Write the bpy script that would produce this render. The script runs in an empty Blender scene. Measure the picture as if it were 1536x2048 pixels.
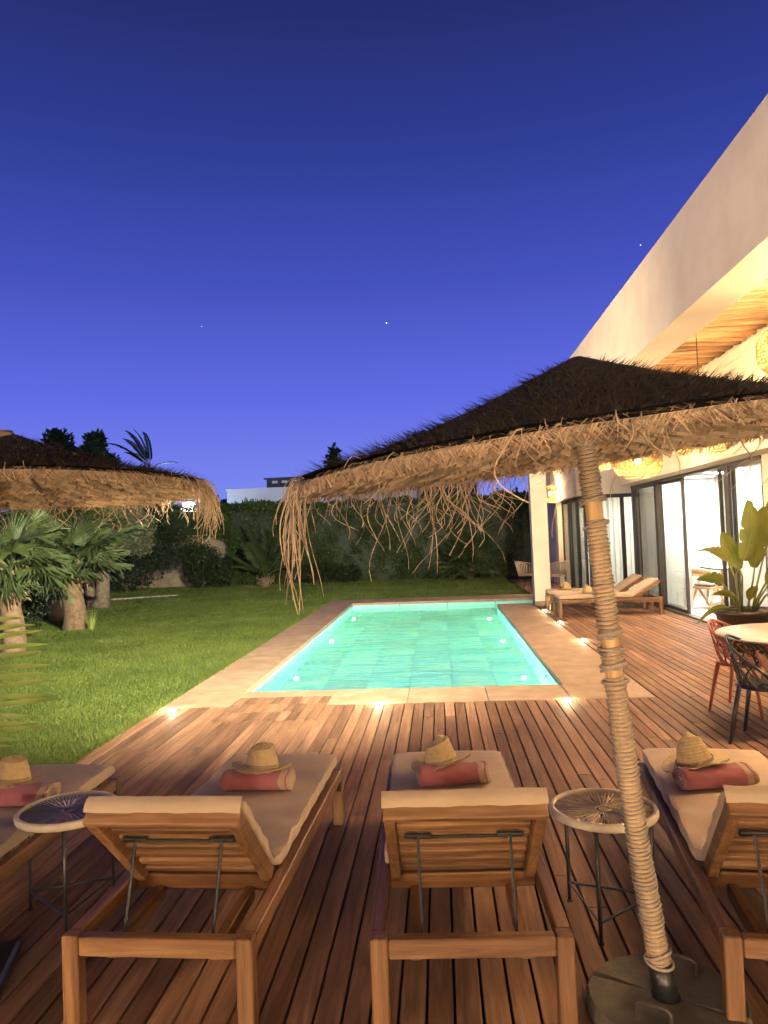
import bpy, math, random
import numpy as np
from mathutils import Vector, Matrix
random.seed(7); RNG = np.random.default_rng(7)
PI = math.pi
scene = bpy.context.scene
COL = scene.collection

# ---------------------------------------------------------------- camera
F_PX, CAM_H = 1500.0, 1.7
def camera_axes():
    v = np.array([(877-768)/F_PX, (1066-1024)/F_PX, 1.0]); yc = v/np.linalg.norm(v)
    n = np.cross(v, np.array([1.0, -0.039, 0.0])); n /= np.linalg.norm(n)
    if n[1] > 0: n = -n
    xc = np.cross(yc, n)
    if xc[0] < 0: xc = -xc
    return np.array([xc, yc, n])
CM = camera_axes()
cam_data = bpy.data.cameras.new('camera'); cam = bpy.data.objects.new('camera', cam_data); COL.objects.link(cam)
r_, d_, f_ = CM[:, 0], CM[:, 1], CM[:, 2]
cam.matrix_world = Matrix(((r_[0], -d_[0], -f_[0], 0), (r_[1], -d_[1], -f_[1], 0), (r_[2], -d_[2], -f_[2], CAM_H), (0, 0, 0, 1)))
cam_data.sensor_fit = 'VERTICAL'; cam_data.sensor_height = 24.0; cam_data.lens = 24.0*F_PX/2048
cam_data.clip_start = 0.05; cam_data.clip_end = 3000
scene.camera = cam
scene.view_settings.view_transform = 'Standard'; scene.view_settings.look = 'None'
scene.view_settings.exposure = 0.75; scene.view_settings.gamma = 1.0
scene.cycles.use_denoising = True
scene.cycles.max_bounces = 10; scene.cycles.transparent_max_bounces = 16
scene.cycles.sample_clamp_indirect = 6.0
scene.cycles.caustics_reflective = False; scene.cycles.caustics_refractive = False

# ---------------------------------------------------------------- dusk sky
world = bpy.data.worlds.new('World'); scene.world = world; world.use_nodes = True
wt = world.node_tree; wt.nodes.clear()
wo = wt.nodes.new('ShaderNodeOutputWorld'); wb = wt.nodes.new('ShaderNodeBackground')
tc = wt.nodes.new('ShaderNodeTexCoord'); sp = wt.nodes.new('ShaderNodeSeparateXYZ'); rp = wt.nodes.new('ShaderNodeValToRGB')
wt.links.new(tc.outputs['Generated'], sp.inputs[0]); wt.links.new(sp.outputs['Z'], rp.inputs[0])
els = rp.color_ramp.elements
els[0].position = 0.0; els[0].color = (0.20, 0.30, 0.76, 1)
els[1].position = 1.0; els[1].color = (0.006, 0.013, 0.060, 1)
for p, c in ((0.08, (0.170, 0.208, 0.77)), (0.18, (0.106, 0.136, 0.69)), (0.32, (0.054, 0.077, 0.46)), (0.45, (0.027, 0.045, 0.28)), (0.58, (0.017, 0.026, 0.145))):
    e = els.new(p); e.color = (*c, 1)
wb.inputs['Strength'].default_value = 0.66
wt.links.new(rp.outputs[0], wb.inputs[0]); wt.links.new(wb.outputs[0], wo.inputs[0])

# lamp powers (watts) and colours
WARM = (1.0, 0.64, 0.32); WARM2 = (1.0, 0.79, 0.54)
P_PENDANT, P_BACK_FILL, P_SPOT, P_POOL, P_ROOM = 880.0, 155.0, 2.4, 820.0, 150.0
POOL_COL = (0.62, 1.0, 0.80); P_FASCIA_FILL = 2400.0; P_LAWN_FILL = 12500.0

# ---------------------------------------------------------------- helpers
class MB:
    def __init__(s): s.v = []; s.f = []
    def add(s, vs, fs):
        o = len(s.v); s.v += [tuple(p) for p in vs]; s.f += [tuple(i+o for i in f) for f in fs]; return s
    def box(s, x0, x1, y0, y1, z0, z1, m=None):
        P = [(x0,y0,z0),(x1,y0,z0),(x1,y1,z0),(x0,y1,z0),(x0,y0,z1),(x1,y0,z1),(x1,y1,z1),(x0,y1,z1)]
        if m is not None: P = [m @ Vector(p) for p in P]
        return s.add(P, [(3,2,1,0),(4,5,6,7),(0,1,5,4),(1,2,6,5),(2,3,7,6),(3,0,4,7)])
    def cbox(s, x0, x1, y0, y1, z0, z1, c=0.006, m=None):
        """box whose long edges are chamfered (along every axis)"""
        P = []
        for z in (z0, z0+c, z1-c, z1):
            k = c if z in (z0, z1) else 0
            a, b, g, h = x0+k, x1-k, y0+k, y1-k
            P += [(a+c,g,z),(b-c,g,z),(b,g+c,z),(b,h-c,z),(b-c,h,z),(a+c,h,z),(a,h-c,z),(a,g+c,z)]
        if m is not None: P = [m @ Vector(p) for p in P]
        fs = [tuple(range(7,-1,-1)), tuple(range(24,32))]
        for l in range(3):
            for i in range(8):
                j = (i+1) % 8; fs.append((l*8+i, l*8+j, l*8+8+j, l*8+8+i))
        return s.add(P, fs)
    def tube(s, pts, rad, n=6, cap=True, flat=1.0):
        pts = [Vector(p) for p in pts]; k = len(pts)
        rad = [rad]*k if isinstance(rad, (int, float)) else rad
        t0 = (pts[1]-pts[0]).normalized(); ref = Vector((0,0,1)) if abs(t0.z) < .9 else Vector((1,0,0))
        u = t0.cross(ref).normalized(); vs = []
        for i, p in enumerate(pts):
            t = (pts[min(i+1,k-1)]-pts[max(i-1,0)])
            t = t.normalized() if t.length > 1e-9 else t0
            u = (u - t*u.dot(t)); u = u.normalized() if u.length > 1e-6 else t.orthogonal().normalized()
            w = t.cross(u)
            for j in range(n):
                a = 2*PI*j/n; vs.append(p + u*(math.cos(a)*rad[i]) + w*(math.sin(a)*rad[i]*flat))
        fs = []
        for i in range(k-1):
            for j in range(n):
                q = (j+1) % n; fs.append((i*n+j, i*n+q, (i+1)*n+q, (i+1)*n+j))
        if cap: fs += [tuple(range(n-1,-1,-1)), tuple((k-1)*n+j for j in range(n))]
        return s.add(vs, fs)
    def lathe(s, prof, n=24, c=(0,0,0), fun=None, cap=False):
        vs = []
        for i, (r, z) in enumerate(prof):
            for j in range(n):
                a = 2*PI*j/n; rr, zz = (r, z) if fun is None else fun(r, z, a)
                vs.append((c[0]+rr*math.cos(a), c[1]+rr*math.sin(a), c[2]+zz))
        fs = []
        for i in range(len(prof)-1):
            for j in range(n):
                q = (j+1) % n; fs.append((i*n+j, i*n+q, (i+1)*n+q, (i+1)*n+j))
        if cap: fs += [tuple(range(n-1,-1,-1)), tuple((len(prof)-1)*n+j for j in range(n))]
        return s.add(vs, fs)
    def ell(s, c, r, n=12, m=8, mat=None):
        vs = []; 
        for i in range(m+1):
            p = -PI/2 + PI*i/m*0.998+0.003
            for j in range(n):
                a = 2*PI*j/n; q = Vector((r[0]*math.cos(p)*math.cos(a), r[1]*math.cos(p)*math.sin(a), r[2]*math.sin(p)))
                if mat is not None: q = mat @ q
                vs.append(q + Vector(c))
        fs = [tuple(range(n-1,-1,-1)), tuple(m*n+j for j in range(n))]
        for i in range(m):
            for j in range(n):
                q = (j+1) % n; fs.append((i*n+j, i*n+q, (i+1)*n+q, (i+1)*n+j))
        return s.add(vs, fs)
    def mesh(s, name, mat, smooth=False):
        me = bpy.data.meshes.new(name); me.from_pydata(s.v, [], s.f); me.update()
        if mat: me.materials.append(mat)
        if smooth: me.polygons.foreach_set('use_smooth', [True]*len(me.polygons))
        return me
    def build(s, name, mat, parent=None, smooth=False, **kw):
        return link(name, s.mesh(name, mat, smooth), parent, **kw)
def tag(o, label=None, cat=None, group=None, kind=None):
    if label: o['label'] = label
    if cat: o['category'] = cat
    if group: o['group'] = group
    if kind: o['kind'] = kind
    return o
def link(name, data, parent=None, loc=None, rot=None, **kw):
    o = bpy.data.objects.new(name, data); COL.objects.link(o)
    if parent is not None: o.parent = parent
    if loc is not None: o.location = loc
    if rot is not None: o.rotation_euler = rot
    return tag(o, **kw)
def thing(name, label, cat, loc=(0,0,0), rz=0.0, group=None):
    return link(name, None, loc=loc, rot=(0,0,rz), label=label, cat=cat, group=group)
KIDS = {}
def dup(root, loc, rz, label, parent=None):
    r = root.copy(); COL.objects.link(r)
    if parent is None: r.location = loc; r.rotation_euler = (0,0,rz); r['label'] = label
    else: r.parent = parent
    for ch in [o for o in list(COL.objects) if o.parent == root]: dup(ch, None, 0, None, r)
    return r
def np_mesh(name, V, Fc, mat, parent=None, **kw):
    """V (N,3), Fc (M,k)"""
    me = bpy.data.meshes.new(name); k = Fc.shape[1]
    me.vertices.add(len(V)); me.vertices.foreach_set('co', np.ascontiguousarray(V, dtype=np.float32).ravel())
    me.loops.add(Fc.size); me.loops.foreach_set('vertex_index', np.ascontiguousarray(Fc, dtype=np.int32).ravel())
    me.polygons.add(len(Fc)); me.polygons.foreach_set('loop_start', np.arange(0, Fc.size, k, dtype=np.int32))
    me.update(calc_edges=True)
    me.materials.append(mat)
    return link(name, me, parent, **kw)
def unit(a): return a/np.maximum(np.linalg.norm(a, axis=-1, keepdims=True), 1e-9)
def leaf_cloud(name, P, size, mat, parent=None, aspect=0.5, N=None, spread=1.0, **kw):
    """one bent leaf (two quads folded on the midrib) at every point of P"""
    n = len(P); size = np.broadcast_to(size, (n,))*RNG.uniform(.7, 1.3, n)
    d = unit(RNG.normal(size=(n,3))*spread + (0 if N is None else N)); a = unit(np.cross(d, RNG.normal(size=(n,3)))); b = np.cross(d, a)
    L = size[:,None]; W = L*aspect
    V = np.stack([P, P+a*L*.5+b*W*.5+d*W*.2, P+a*L, P+a*L*.5-b*W*.5+d*W*.2], 1).reshape(-1,3)
    i = np.arange(n)[:,None]*4
    return np_mesh(name, V, np.concatenate([i+[0,1,2], i+[0,2,3]]), mat, parent, **kw)

# ---------------------------------------------------------------- materials
MATS = {}
def nd(t, kind, **kw):
    n = t.nodes.new(kind)
    for k, v in kw.items():
        if k in n.inputs: n.inputs[k].default_value = v
        else: setattr(n, k, v)
    return n
def base_mat(name, rough=0.6, spec=0.5):
    m = bpy.data.materials.new(name); m.use_nodes = True; t = m.node_tree
    b = t.nodes['Principled BSDF']; b.inputs['Roughness'].default_value = rough
    b.inputs['Specular IOR Level'].default_value = spec
    MATS[name] = m; return m, t, b
def ramp(t, fac, stops):
    r = t.nodes.new('ShaderNodeValToRGB'); e = r.color_ramp.elements
    e[0].position = stops[0][0]; e[0].color = (*stops[0][1], 1); e[1].position = stops[-1][0]; e[1].color = (*stops[-1][1], 1)
    for p, c in stops[1:-1]: q = e.new(p); q.color = (*c, 1)
    t.links.new(fac, r.inputs[0]); return r.outputs[0]
def coords(t, mode, scale, rnd=False):
    if mode == 'pos': src = nd(t, 'ShaderNodeNewGeometry').outputs['Position']
    else: src = nd(t, 'ShaderNodeTexCoord').outputs['Object']
    if rnd:
        oi = nd(t, 'ShaderNodeObjectInfo'); mu = nd(t, 'ShaderNodeVectorMath', operation='SCALE'); mu.inputs[0].default_value = (37.0, 61.0, 23.0)
        t.links.new(oi.outputs['Random'], mu.inputs['Scale']); ad = nd(t, 'ShaderNodeVectorMath', operation='ADD')
        t.links.new(src, ad.inputs[0]); t.links.new(mu.outputs[0], ad.inputs[1]); src = ad.outputs[0]
    mp = nd(t, 'ShaderNodeMapping'); mp.inputs['Scale'].default_value = scale
    t.links.new(src, mp.inputs[0]); return mp.outputs[0]
def noise(t, vec, scale, detail=4, dist=0.0, rough=.55):
    n = nd(t, 'ShaderNodeTexNoise', Scale=scale, Detail=detail, Distortion=dist, Roughness=rough); t.links.new(vec, n.inputs['Vector']); return n.outputs[0]
def bump(t, b, h, strength=.3, dist=.01):
    n = nd(t, 'ShaderNodeBump', Strength=strength, Distance=dist); t.links.new(h, n.inputs['Height']); t.links.new(n.outputs[0], b.inputs['Normal'])
def value_by_object(t, col, lo=.75, hi=1.2, sat=1.0):
    oi = nd(t, 'ShaderNodeObjectInfo'); mr = nd(t, 'ShaderNodeMapRange'); mr.inputs['To Min'].default_value = lo; mr.inputs['To Max'].default_value = hi
    t.links.new(oi.outputs['Random'], mr.inputs[0]); hs = nd(t, 'ShaderNodeHueSaturation', Saturation=sat)
    t.links.new(mr.outputs[0], hs.inputs['Value']); t.links.new(col, hs.inputs['Color']); return hs.outputs[0]
def plain(name, c1, c2=None, scale=8, rough=.6, b=.0, bscale=60, spec=.5, mode='pos', metal=0, rnd=None):
    m, t, bs = base_mat(name, rough, spec); bs.inputs['Metallic'].default_value = metal
    v = coords(t, mode, (1,1,1))
    col = ramp(t, noise(t, v, scale, 6), [(.3, c1), (.7, c2 or c1)])
    if rnd: col = value_by_object(t, col, *rnd)
    t.links.new(col, bs.inputs['Base Color'])
    if b: bump(t, bs, noise(t, v, bscale, 5), b, .01)
    return m
def wood(name, c1, c2, c3, axis=1, mode='obj', rough=.5, lo=.75, hi=1.2, spec=.4, fine=1.0):
    m, t, bs = base_mat(name, rough, spec)
    sc = [26*fine]*3; sc[axis] = 1.6*fine
    v = coords(t, mode, tuple(sc), True)
    g = noise(t, v, 1.0, 7, 1.1, .6)
    sc2 = [5]*3; sc2[axis] = .9
    g2 = noise(t, coords(t, mode, tuple(sc2), True), 1.0, 3)
    mx = nd(t, 'ShaderNodeMath', operation='MULTIPLY_ADD'); mx.inputs[1].default_value = .55
    t.links.new(g, mx.inputs[0]); hm = nd(t, 'ShaderNodeMath', operation='MULTIPLY'); hm.inputs[1].default_value = .45
    t.links.new(g2, hm.inputs[0]); t.links.new(hm.outputs[0], mx.inputs[2])
    col = ramp(t, mx.outputs[0], [(.35, c1), (.5, c2), (.64, c3)])
    t.links.new(value_by_object(t, col, lo, hi), bs.inputs['Base Color'])
    rr = nd(t, 'ShaderNodeMapRange'); rr.inputs['To Min'].default_value = rough-.12; rr.inputs['To Max'].default_value = rough+.15
    t.links.new(g2, rr.inputs[0]); t.links.new(rr.outputs[0], bs.inputs['Roughness'])
    bump(t, bs, g, .4, .005)
    return m
IPE = ((.125,.066,.040), (.21,.114,.065), (.315,.18,.106))
wood('deck_wood', *IPE, axis=1, mode='pos', rough=.66, lo=.68, hi=1.3, spec=.16)
TEAK = ((.075,.033,.013), (.165,.080,.034), (.29,.155,.068))
for i, a in enumerate('xyz'): wood('teak_'+a, *TEAK, axis=i, rough=.5)
PALE = ((.30,.17,.07), (.46,.28,.125), (.58,.38,.19))
wood('eucalyptus', (.22,.10,.035), (.42,.22,.09), (.56,.34,.16), axis=0, mode='pos', rough=.65, lo=.6, hi=1.25)
wood('pale_wood', *PALE, axis=2, rough=.45)
plain('plaster', (.62,.54,.42), (.74,.66,.53), 2.0, .85, .3, 16, .2)
plain('white_paint', (.74,.73,.70), (.80,.79,.76), 2, .75, .06, 30, .3)
plain('stone', (.28,.185,.112), (.44,.305,.195), 4.0, .6, .3, 30, .3, rnd=(.93,1.06))
plain('soil', (.010,.008,.006), (.022,.017,.011), 6, .95)
plain('lawn_soil', (.020,.038,.008), (.045,.075,.015), 5, .95)
plain('dark_metal', (.035,.028,.024), (.05,.04,.034), 10, .4, spec=.5)
plain('black_metal', (.010,.010,.011), (.018,.017,.017), 12, .42, .1, 90)
plain('black_plastic', (.012,.012,.013), (.022,.020,.020), 12, .28)
plain('orange_plastic', (.34,.075,.025), (.42,.11,.04), 9, .35)
plain('grey_stone', (.045,.04,.028), (.11,.095,.07), 9, .85, .4, 50)
plain('concrete_wall', (.20,.15,.10), (.40,.32,.22), 2.4, .9, .3, 14)
plain('neighbour_wall', (.50,.49,.45), (.62,.61,.56), .5, .9)
wood('eucalyptus', (.16,.075,.028), (.44,.25,.115), (.62,.41,.21), axis=0, mode='pos', rough=.65, lo=.55, hi=1.3)
plain('dark_wall', (.030,.034,.045), (.05,.052,.062), .7, .85)
plain('terracotta', (.19,.075,.032), (.30,.13,.06), 5, .8, .35, 25)
plain('pot_glaze', (.015,.012,.010), (.03,.022,.018), 6, .3)
plain('floor_tile', (.62,.63,.61), (.72,.73,.71), 1.2, .3)
plain('charcoal_fabric', (.10,.09,.095), (.15,.135,.14), 40, .9, .3, 150)
plain('slat_gap_shade', (.075,.048,.028), (.11,.07,.042), 9, .95)  # dark brown standing for the shade in the backrest slat gaps
plain('skin', (.48,.22,.13), (.55,.27,.165), 6, .5, .08, 60)
plain('hair', (.03,.018,.012), (.05,.03,.02), 30, .6)
plain('white_shirt', (.6,.6,.58), (.7,.7,.68), 10, .9, .3, 30)
plain('navy_shorts', (.03,.04,.08), (.05,.06,.1), 10, .9, .3, 30)
plain('bark', (.10,.065,.038), (.24,.165,.10), 14, .95, .8, 30, mode='obj')
plain('olive_bark', (.13,.095,.06), (.28,.22,.15), 10, .95, .8, 24)
plain('dead_frond', (.20,.13,.07), (.36,.26,.15), 12, .9)
plain('white_gravel', (.45,.43,.38), (.66,.63,.57), 9, .9)
def stem_fabric(name, c1, c2):
    m, t, bs = base_mat(name, .9, .15); v = coords(t, 'obj', (1,1,1))
    col = ramp(t, noise(t, v, 3.0, 5), [(.3, c1), (.7, c2)]); t.links.new(col, bs.inputs['Base Color'])
    w1 = nd(t, 'ShaderNodeTexWave', Scale=160.0, Distortion=.4); t.links.new(v, w1.inputs[0])
    h = noise(t, v, 260 if 'towel' in name else 26, 4, .6); ad = nd(t, 'ShaderNodeMath', operation='MULTIPLY_ADD'); ad.inputs[1].default_value = .12
    t.links.new(w1.outputs['Fac'], ad.inputs[0]); t.links.new(h, ad.inputs[2]); bump(t, bs, ad.outputs[0], .55 if 'towel' in name else .35, .006 if 'towel' in name else .012)
    bs.inputs['Sheen Weight'].default_value = .15
    return m
stem_fabric('canvas', (.40,.285,.18), (.48,.36,.24))
stem_fabric('coral_towel', (.33,.10,.105), (.42,.15,.155))
stem_fabric('beige_towel', (.38,.26,.16), (.48,.35,.22))
def foliage(name, c1, c2, trans=.35, rough=.5, mode='pos', sc=1.2, isl=.35):
    m, t, bs = base_mat(name, rough, .35); v = coords(t, mode, (1,1,1))
    col = ramp(t, noise(t, v, sc, 8, 0, .75), [(.32, c1), (.68, c2)])
    if isl:
        gi = nd(t, 'ShaderNodeNewGeometry'); mr = nd(t, 'ShaderNodeMapRange'); mr.inputs['To Min'].default_value = 1-isl; mr.inputs['To Max'].default_value = 1+isl
        t.links.new(gi.outputs['Random Per Island'], mr.inputs[0]); hs = nd(t, 'ShaderNodeHueSaturation'); t.links.new(mr.outputs[0], hs.inputs['Value']); t.links.new(col, hs.inputs['Color']); col = hs.outputs[0]
    t.links.new(col, bs.inputs['Base Color'])
    tr = nd(t, 'ShaderNodeBsdfTranslucent'); t.links.new(col, tr.inputs[0]); mx = nd(t, 'ShaderNodeMixShader'); mx.inputs[0].default_value = trans
    t.links.new(bs.outputs[0], mx.inputs[1]); t.links.new(tr.outputs[0], mx.inputs[2]); t.links.new(mx.outputs[0], t.nodes['Material Output'].inputs[0])
    return m
foliage('grass', (.058,.105,.016), (.165,.215,.045), .3, .55, sc=.55)
foliage('hedge_leaf', (.022,.048,.010), (.085,.135,.032), .25, sc=2.5)
foliage('bush_leaf', (.018,.036,.012), (.045,.07,.025), .25, sc=2.5)
foliage('olive_leaf', (.10,.12,.06), (.21,.23,.13), .25, sc=3)
foliage('fan_leaf', (.034,.062,.018), (.095,.135,.05), .2, sc=5)
foliage('frond_leaf', (.26,.36,.07), (.42,.50,.15), .35, sc=2)
foliage('bird_leaf', (.075,.12,.018), (.18,.165,.03), .3, .38, sc=2.2, isl=0)
foliage('stem_green', (.10,.13,.03), (.20,.20,.06), .1, sc=6, isl=0)
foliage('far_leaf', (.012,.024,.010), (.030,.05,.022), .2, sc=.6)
foliage('flower', (.55,.55,.5), (.7,.7,.66), .2)
foliage('straw', (.38,.265,.155), (.58,.43,.275), .25, .75, sc=14, isl=.5)
foliage('straw_strand', (.45,.33,.20), (.64,.50,.33), .2, .6, sc=9, isl=.3)
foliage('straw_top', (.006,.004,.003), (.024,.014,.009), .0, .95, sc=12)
foliage('hat_straw', (.40,.28,.12), (.60,.45,.22), .1, .7, mode='obj', sc=40, isl=0)
foliage('rope', (.23,.18,.13), (.41,.34,.26), .0, .9, sc=60, isl=0)
foliage('chair_rope', (.50,.40,.27), (.62,.52,.37), .1, .8, sc=20)
foliage('rattan', (.55,.33,.10), (.70,.45,.16), .45, .6, sc=20, isl=0)
foliage('sheer', (.78,.78,.75), (.84,.84,.81), .55, .9, sc=2, isl=0)
plain('grey_curtain', (.14,.15,.17), (.2,.21,.23), 3, .9)
def emit(name, c, s):
    m = bpy.data.materials.new(name); m.use_nodes = True; t = m.node_tree; t.nodes.remove(t.nodes['Principled BSDF'])
    e = nd(t, 'ShaderNodeEmission', Strength=s); e.inputs[0].default_value = (*c, 1); t.links.new(e.outputs[0], t.nodes['Material Output'].inputs[0]); MATS[name] = m; return m
emit('bulb_glow', (1, .72, .38), 30.0); emit('spot_glow', (1, .86, .62), 55.0); emit('pool_glow', (.7, 1.0, .88), .45)
emit('room_glow', (1, .90, .76), P_ROOM); emit('street_glow', (.45, .62, 1.0), 90.0); emit('star_glow', (.9, .95, 1.0), 1.3); emit('lit_window', (1,.8,.5), .5)
def glass(name, tint, refl, rough=0.0):
    m = bpy.data.materials.new(name); m.use_nodes = True; t = m.node_tree; t.nodes.remove(t.nodes['Principled BSDF'])
    a = nd(t, 'ShaderNodeBsdfTransparent'); a.inputs[0].default_value = (*tint, 1); g = nd(t, 'ShaderNodeBsdfGlossy', Roughness=rough)
    lw = nd(t, 'ShaderNodeLayerWeight'); pw = nd(t, 'ShaderNodeMath', operation='POWER'); pw.inputs[1].default_value = 5.0
    mu = nd(t, 'ShaderNodeMath', operation='MULTIPLY_ADD'); mu.inputs[1].default_value = refl*.75; mu.inputs[2].default_value = .035*refl
    mx = nd(t, 'ShaderNodeMixShader'); t.links.new(lw.outputs['Facing'], pw.inputs[0]); t.links.new(pw.outputs[0], mu.inputs[0]); t.links.new(mu.outputs[0], mx.inputs[0])
    t.links.new(a.outputs[0], mx.inputs[1]); t.links.new(g.outputs[0], mx.inputs[2]); t.links.new(mx.outputs[0], t.nodes['Material Output'].inputs[0]); MATS[name] = m
glass('window_glass', (.93,.96,.95), 1.0); glass('table_glass', (.94,.94,.93), .2, .02)
def water():
    m = bpy.data.materials.new('water'); m.use_nodes = True; t = m.node_tree; t.nodes.remove(t.nodes['Principled BSDF'])
    g = nd(t, 'ShaderNodeBsdfGlass', IOR=1.33, Roughness=0.0); g.inputs[0].default_value = (.93, 1.0, .97, 1)
    v = coords(t, 'pos', (1.0, 3.2, 1)); n1 = noise(t, v, 1.6, 3, .4); n2 = noise(t, v, 5.0, 2, .3)
    ad = nd(t, 'ShaderNodeMath', operation='MULTIPLY_ADD'); ad.inputs[1].default_value = .3
    t.links.new(n2, ad.inputs[0]); t.links.new(n1, ad.inputs[2])
    bp = nd(t, 'ShaderNodeBump', Strength=.22, Distance=.06); t.links.new(ad.outputs[0], bp.inputs['Height']); t.links.new(bp.outputs[0], g.inputs['Normal'])
    t.links.new(g.outputs[0], t.nodes['Material Output'].inputs[0]); MATS['water'] = m
water()
def pool_tile():
    m, t, bs = base_mat('pool_tile', .5, .3); v = coords(t, 'pos', (.8, 4.5, 2.0), True)
    col = ramp(t, noise(t, v, 1.5, 6, .8), [(.28, (.10,.29,.25)), (.45, (.22,.46,.38)), (.6, (.42,.58,.36)), (.75, (.56,.66,.46))])
    t.links.new(value_by_object(t, col, .72, 1.25), bs.inputs['Base Color'])
pool_tile(); plain('pool_wall', (.26,.55,.50), (.38,.66,.60), 3, .5, rnd=(.85,1.1)); plain('grout', (.16,.30,.26), (.22,.36,.31), 4, .8)
M = MATS

# ---------------------------------------------------------------- ground, deck, lawn
PX0, PX1, PY0, PY1 = -2.24, 1.28, 8.35, 19.0         # pool
CX0, CX1, CY0, CY1 = -2.95, 2.08, 7.62, 20.1         # outside of the coping
def ring(outer, inner, z):
    a, b, c, d = outer; e, f, g, h = inner; m = MB()
    for x0, x1, y0, y1 in ((a,b,c,g), (a,b,h,d), (a,e,g,h), (f,b,g,h)):
        m.add([(x0,y0,z),(x1,y0,z),(x1,y1,z),(x0,y1,z)], [(0,1,2,3)])
    return m
ring((-400,400,-200,900), (CX0+.02,CX1+.64,CY0+.02,CY1-.02), -.075).add([(2.09,7.6,-.075),(2.75,7.6,-.075),(2.75,17.45,-.075),(2.09,17.45,-.075)],[(0,1,2,3)]).build('ground', M['soil'], kind='structure')
lw = MB()
for x0, x1, y0, y1 in ((-22,CX0,-6,29.5), (CX0,2.35,CY1,29.5)): lw.add([(x0,y0,-.03),(x1,y0,-.03),(x1,y1,-.03),(x0,y1,-.03)], [(0,1,2,3)])
lawn = lw.build('lawn', M['lawn_soil'], kind='structure')

deck = link('deck', None, kind='structure')
pl = MB().cbox(-.0446,.0446,0,1,-.028,0,.002).mesh('plank', M['deck_wood'])
def plank(x, y0, y1, parent, dz=0.0):
    o = link('plank', pl, parent, loc=(x, y0+.0015, dz)); o.scale = (1, y1-y0-.003, 1); return o
def plank_run(xa, y0, y1, parent, L, rng):
    y = y0; cut = y0 + rng.uniform(.35, 1.0)*L
    while y < y1-.05:
        e = min(cut, y1)
        if y1-e < .5: e = y1
        plank(xa, y, e, parent, rng.uniform(-.0012, .0012)); y = e; cut = e + rng.uniform(.8, 1.15)*L
rg = random.Random(3); nplank = 0
HX0, HX1, HY0, HY1 = -2.212, -1.212, 7.0, 8.02          # hatch beside the pool
rest = MB()
for k in range(-30, 46):
    xc = .0385 + .1*k
    if xc-.05 < CX0: continue
    if xc < CX1-.03:
        top = HY0 if HX0 < xc < HX1 else CY0
        plank_run(xc, -1.2, top, deck, 3.9, rg)
    elif xc < 4.47:
        plank_run(xc, -1.2, 17.31 if xc < 2.66 else 20.0, deck, 4.4, rg)
    for y0, y1 in ((-4.2, -1.2),):
        if xc < 4.47: rest.box(xc-.0446, xc+.0446, y0, y1-.004, -.028, 0)
    if 2.40 < xc < 4.47: rest.box(xc-.0446, xc+.0446, 20.13, 26.2, -.028, 0)
rest.box(CX0+.002, -2.912, -4.2, CY0-.004, -.028, -.001)
rest.build('far_boards', M['deck_wood'], deck, kind='stuff')
# the hatch beside the pool: three rows of short boards
hatch = thing('deck_hatch', 'short-board wooden hatch let into the deck at the near corner of the pool', 'hatch', (0,0,0))
for r in range(3):
    y0 = HY0+.004 + r*.34; 
    for k in range(10):
        x = HX0 + .05 + .1*k
        o = link('plank', pl, hatch, loc=(x, y0, .004+rg.uniform(-.002,.004))); o.scale = (1, .33, 1)

# grass blades
def grass():
    n = 330000
    u = RNG.uniform(0, 1, n); Y = 4.2 + 24.5*u**1.35
    X = RNG.uniform(-1, 1, n)
    lo = np.maximum(-16.0, -.66*Y-.6); hi = np.where(Y > CY1, 2.34, CX0)
    X = lo + (hi-lo)*(X*.5+.5)
    ok = X < hi-.003; X, Y = X[ok], Y[ok]
    # ragged edge along deck and coping
    m = 14000; ex = CX0 - np.abs(RNG.normal(0, .03, m)); ey = RNG.uniform(4, CY1, m)
    X = np.concatenate([X, ex]); Y = np.concatenate([Y, ey]); n = len(X)
    hgt = RNG.uniform(.028, .06, n)*(1+.25*np.sin(X*1.7+1)*np.sin(Y*1.3)); hgt[-m:] *= 1.5
    w = .0016 + .00062*Y; a = RNG.uniform(0, 2*PI, n)
    lean = RNG.normal(0, .5, (n,2))*hgt[:,None]
    B = np.stack([X, Y, np.full(n, -.032)], 1); s = np.stack([np.cos(a)*w, np.sin(a)*w, np.zeros(n)], 1)
    T = B + np.stack([lean[:,0], lean[:,1], hgt], 1)
    V = np.stack([B-s, B+s, T], 1).reshape(-1,3); Fc = np.arange(3*n).reshape(-1,3)
    np_mesh('grass_blades', V, Fc, M['grass'], label='short green lawn grass beside the pool and deck', cat='grass', kind='stuff')
grass()

# ---------------------------------------------------------------- pool
coping = link('pool_coping', None, kind='structure')
def slabs(x0, x1, y0, y1, n, along):
    for i in range(n):
        g = .0018
        if along == 'y': a, b = y0+(y1-y0)*i/n, y0+(y1-y0)*(i+1)/n; MB().cbox(x0+g,x1-g,a+g,b-g,-.055,.0,.006).build('slab', M['stone'], coping)
        else: a, b = x0+(x1-x0)*i/n, x0+(x1-x0)*(i+1)/n; MB().cbox(a+g,b-g,y0+g,y1-g,-.055,.0,.006).build('slab', M['stone'], coping)
slabs(CX0, PX0, PY0-.0, PY1, 9, 'y')
slabs(CX0, HX0, CY0, PY0, 1, 'x'); slabs(HX0, HX1, HY1+.012, PY0, 1, 'x'); slabs(HX1, CX1, CY0, PY0, 4, 'x')
slabs(PX1, CX1, PY0, 17.6, 7, 'y')
slabs(CX0, 2.67, PY1, CY1, 5, 'x')
MB().box(2.09, 2.5, 17.32, 17.6, -.055, -.002).build('slab', M['stone'], coping)
basin = link('pool_basin', None, kind='structure')
WZ, BZ = -.085, -1.35
b = MB()
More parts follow.
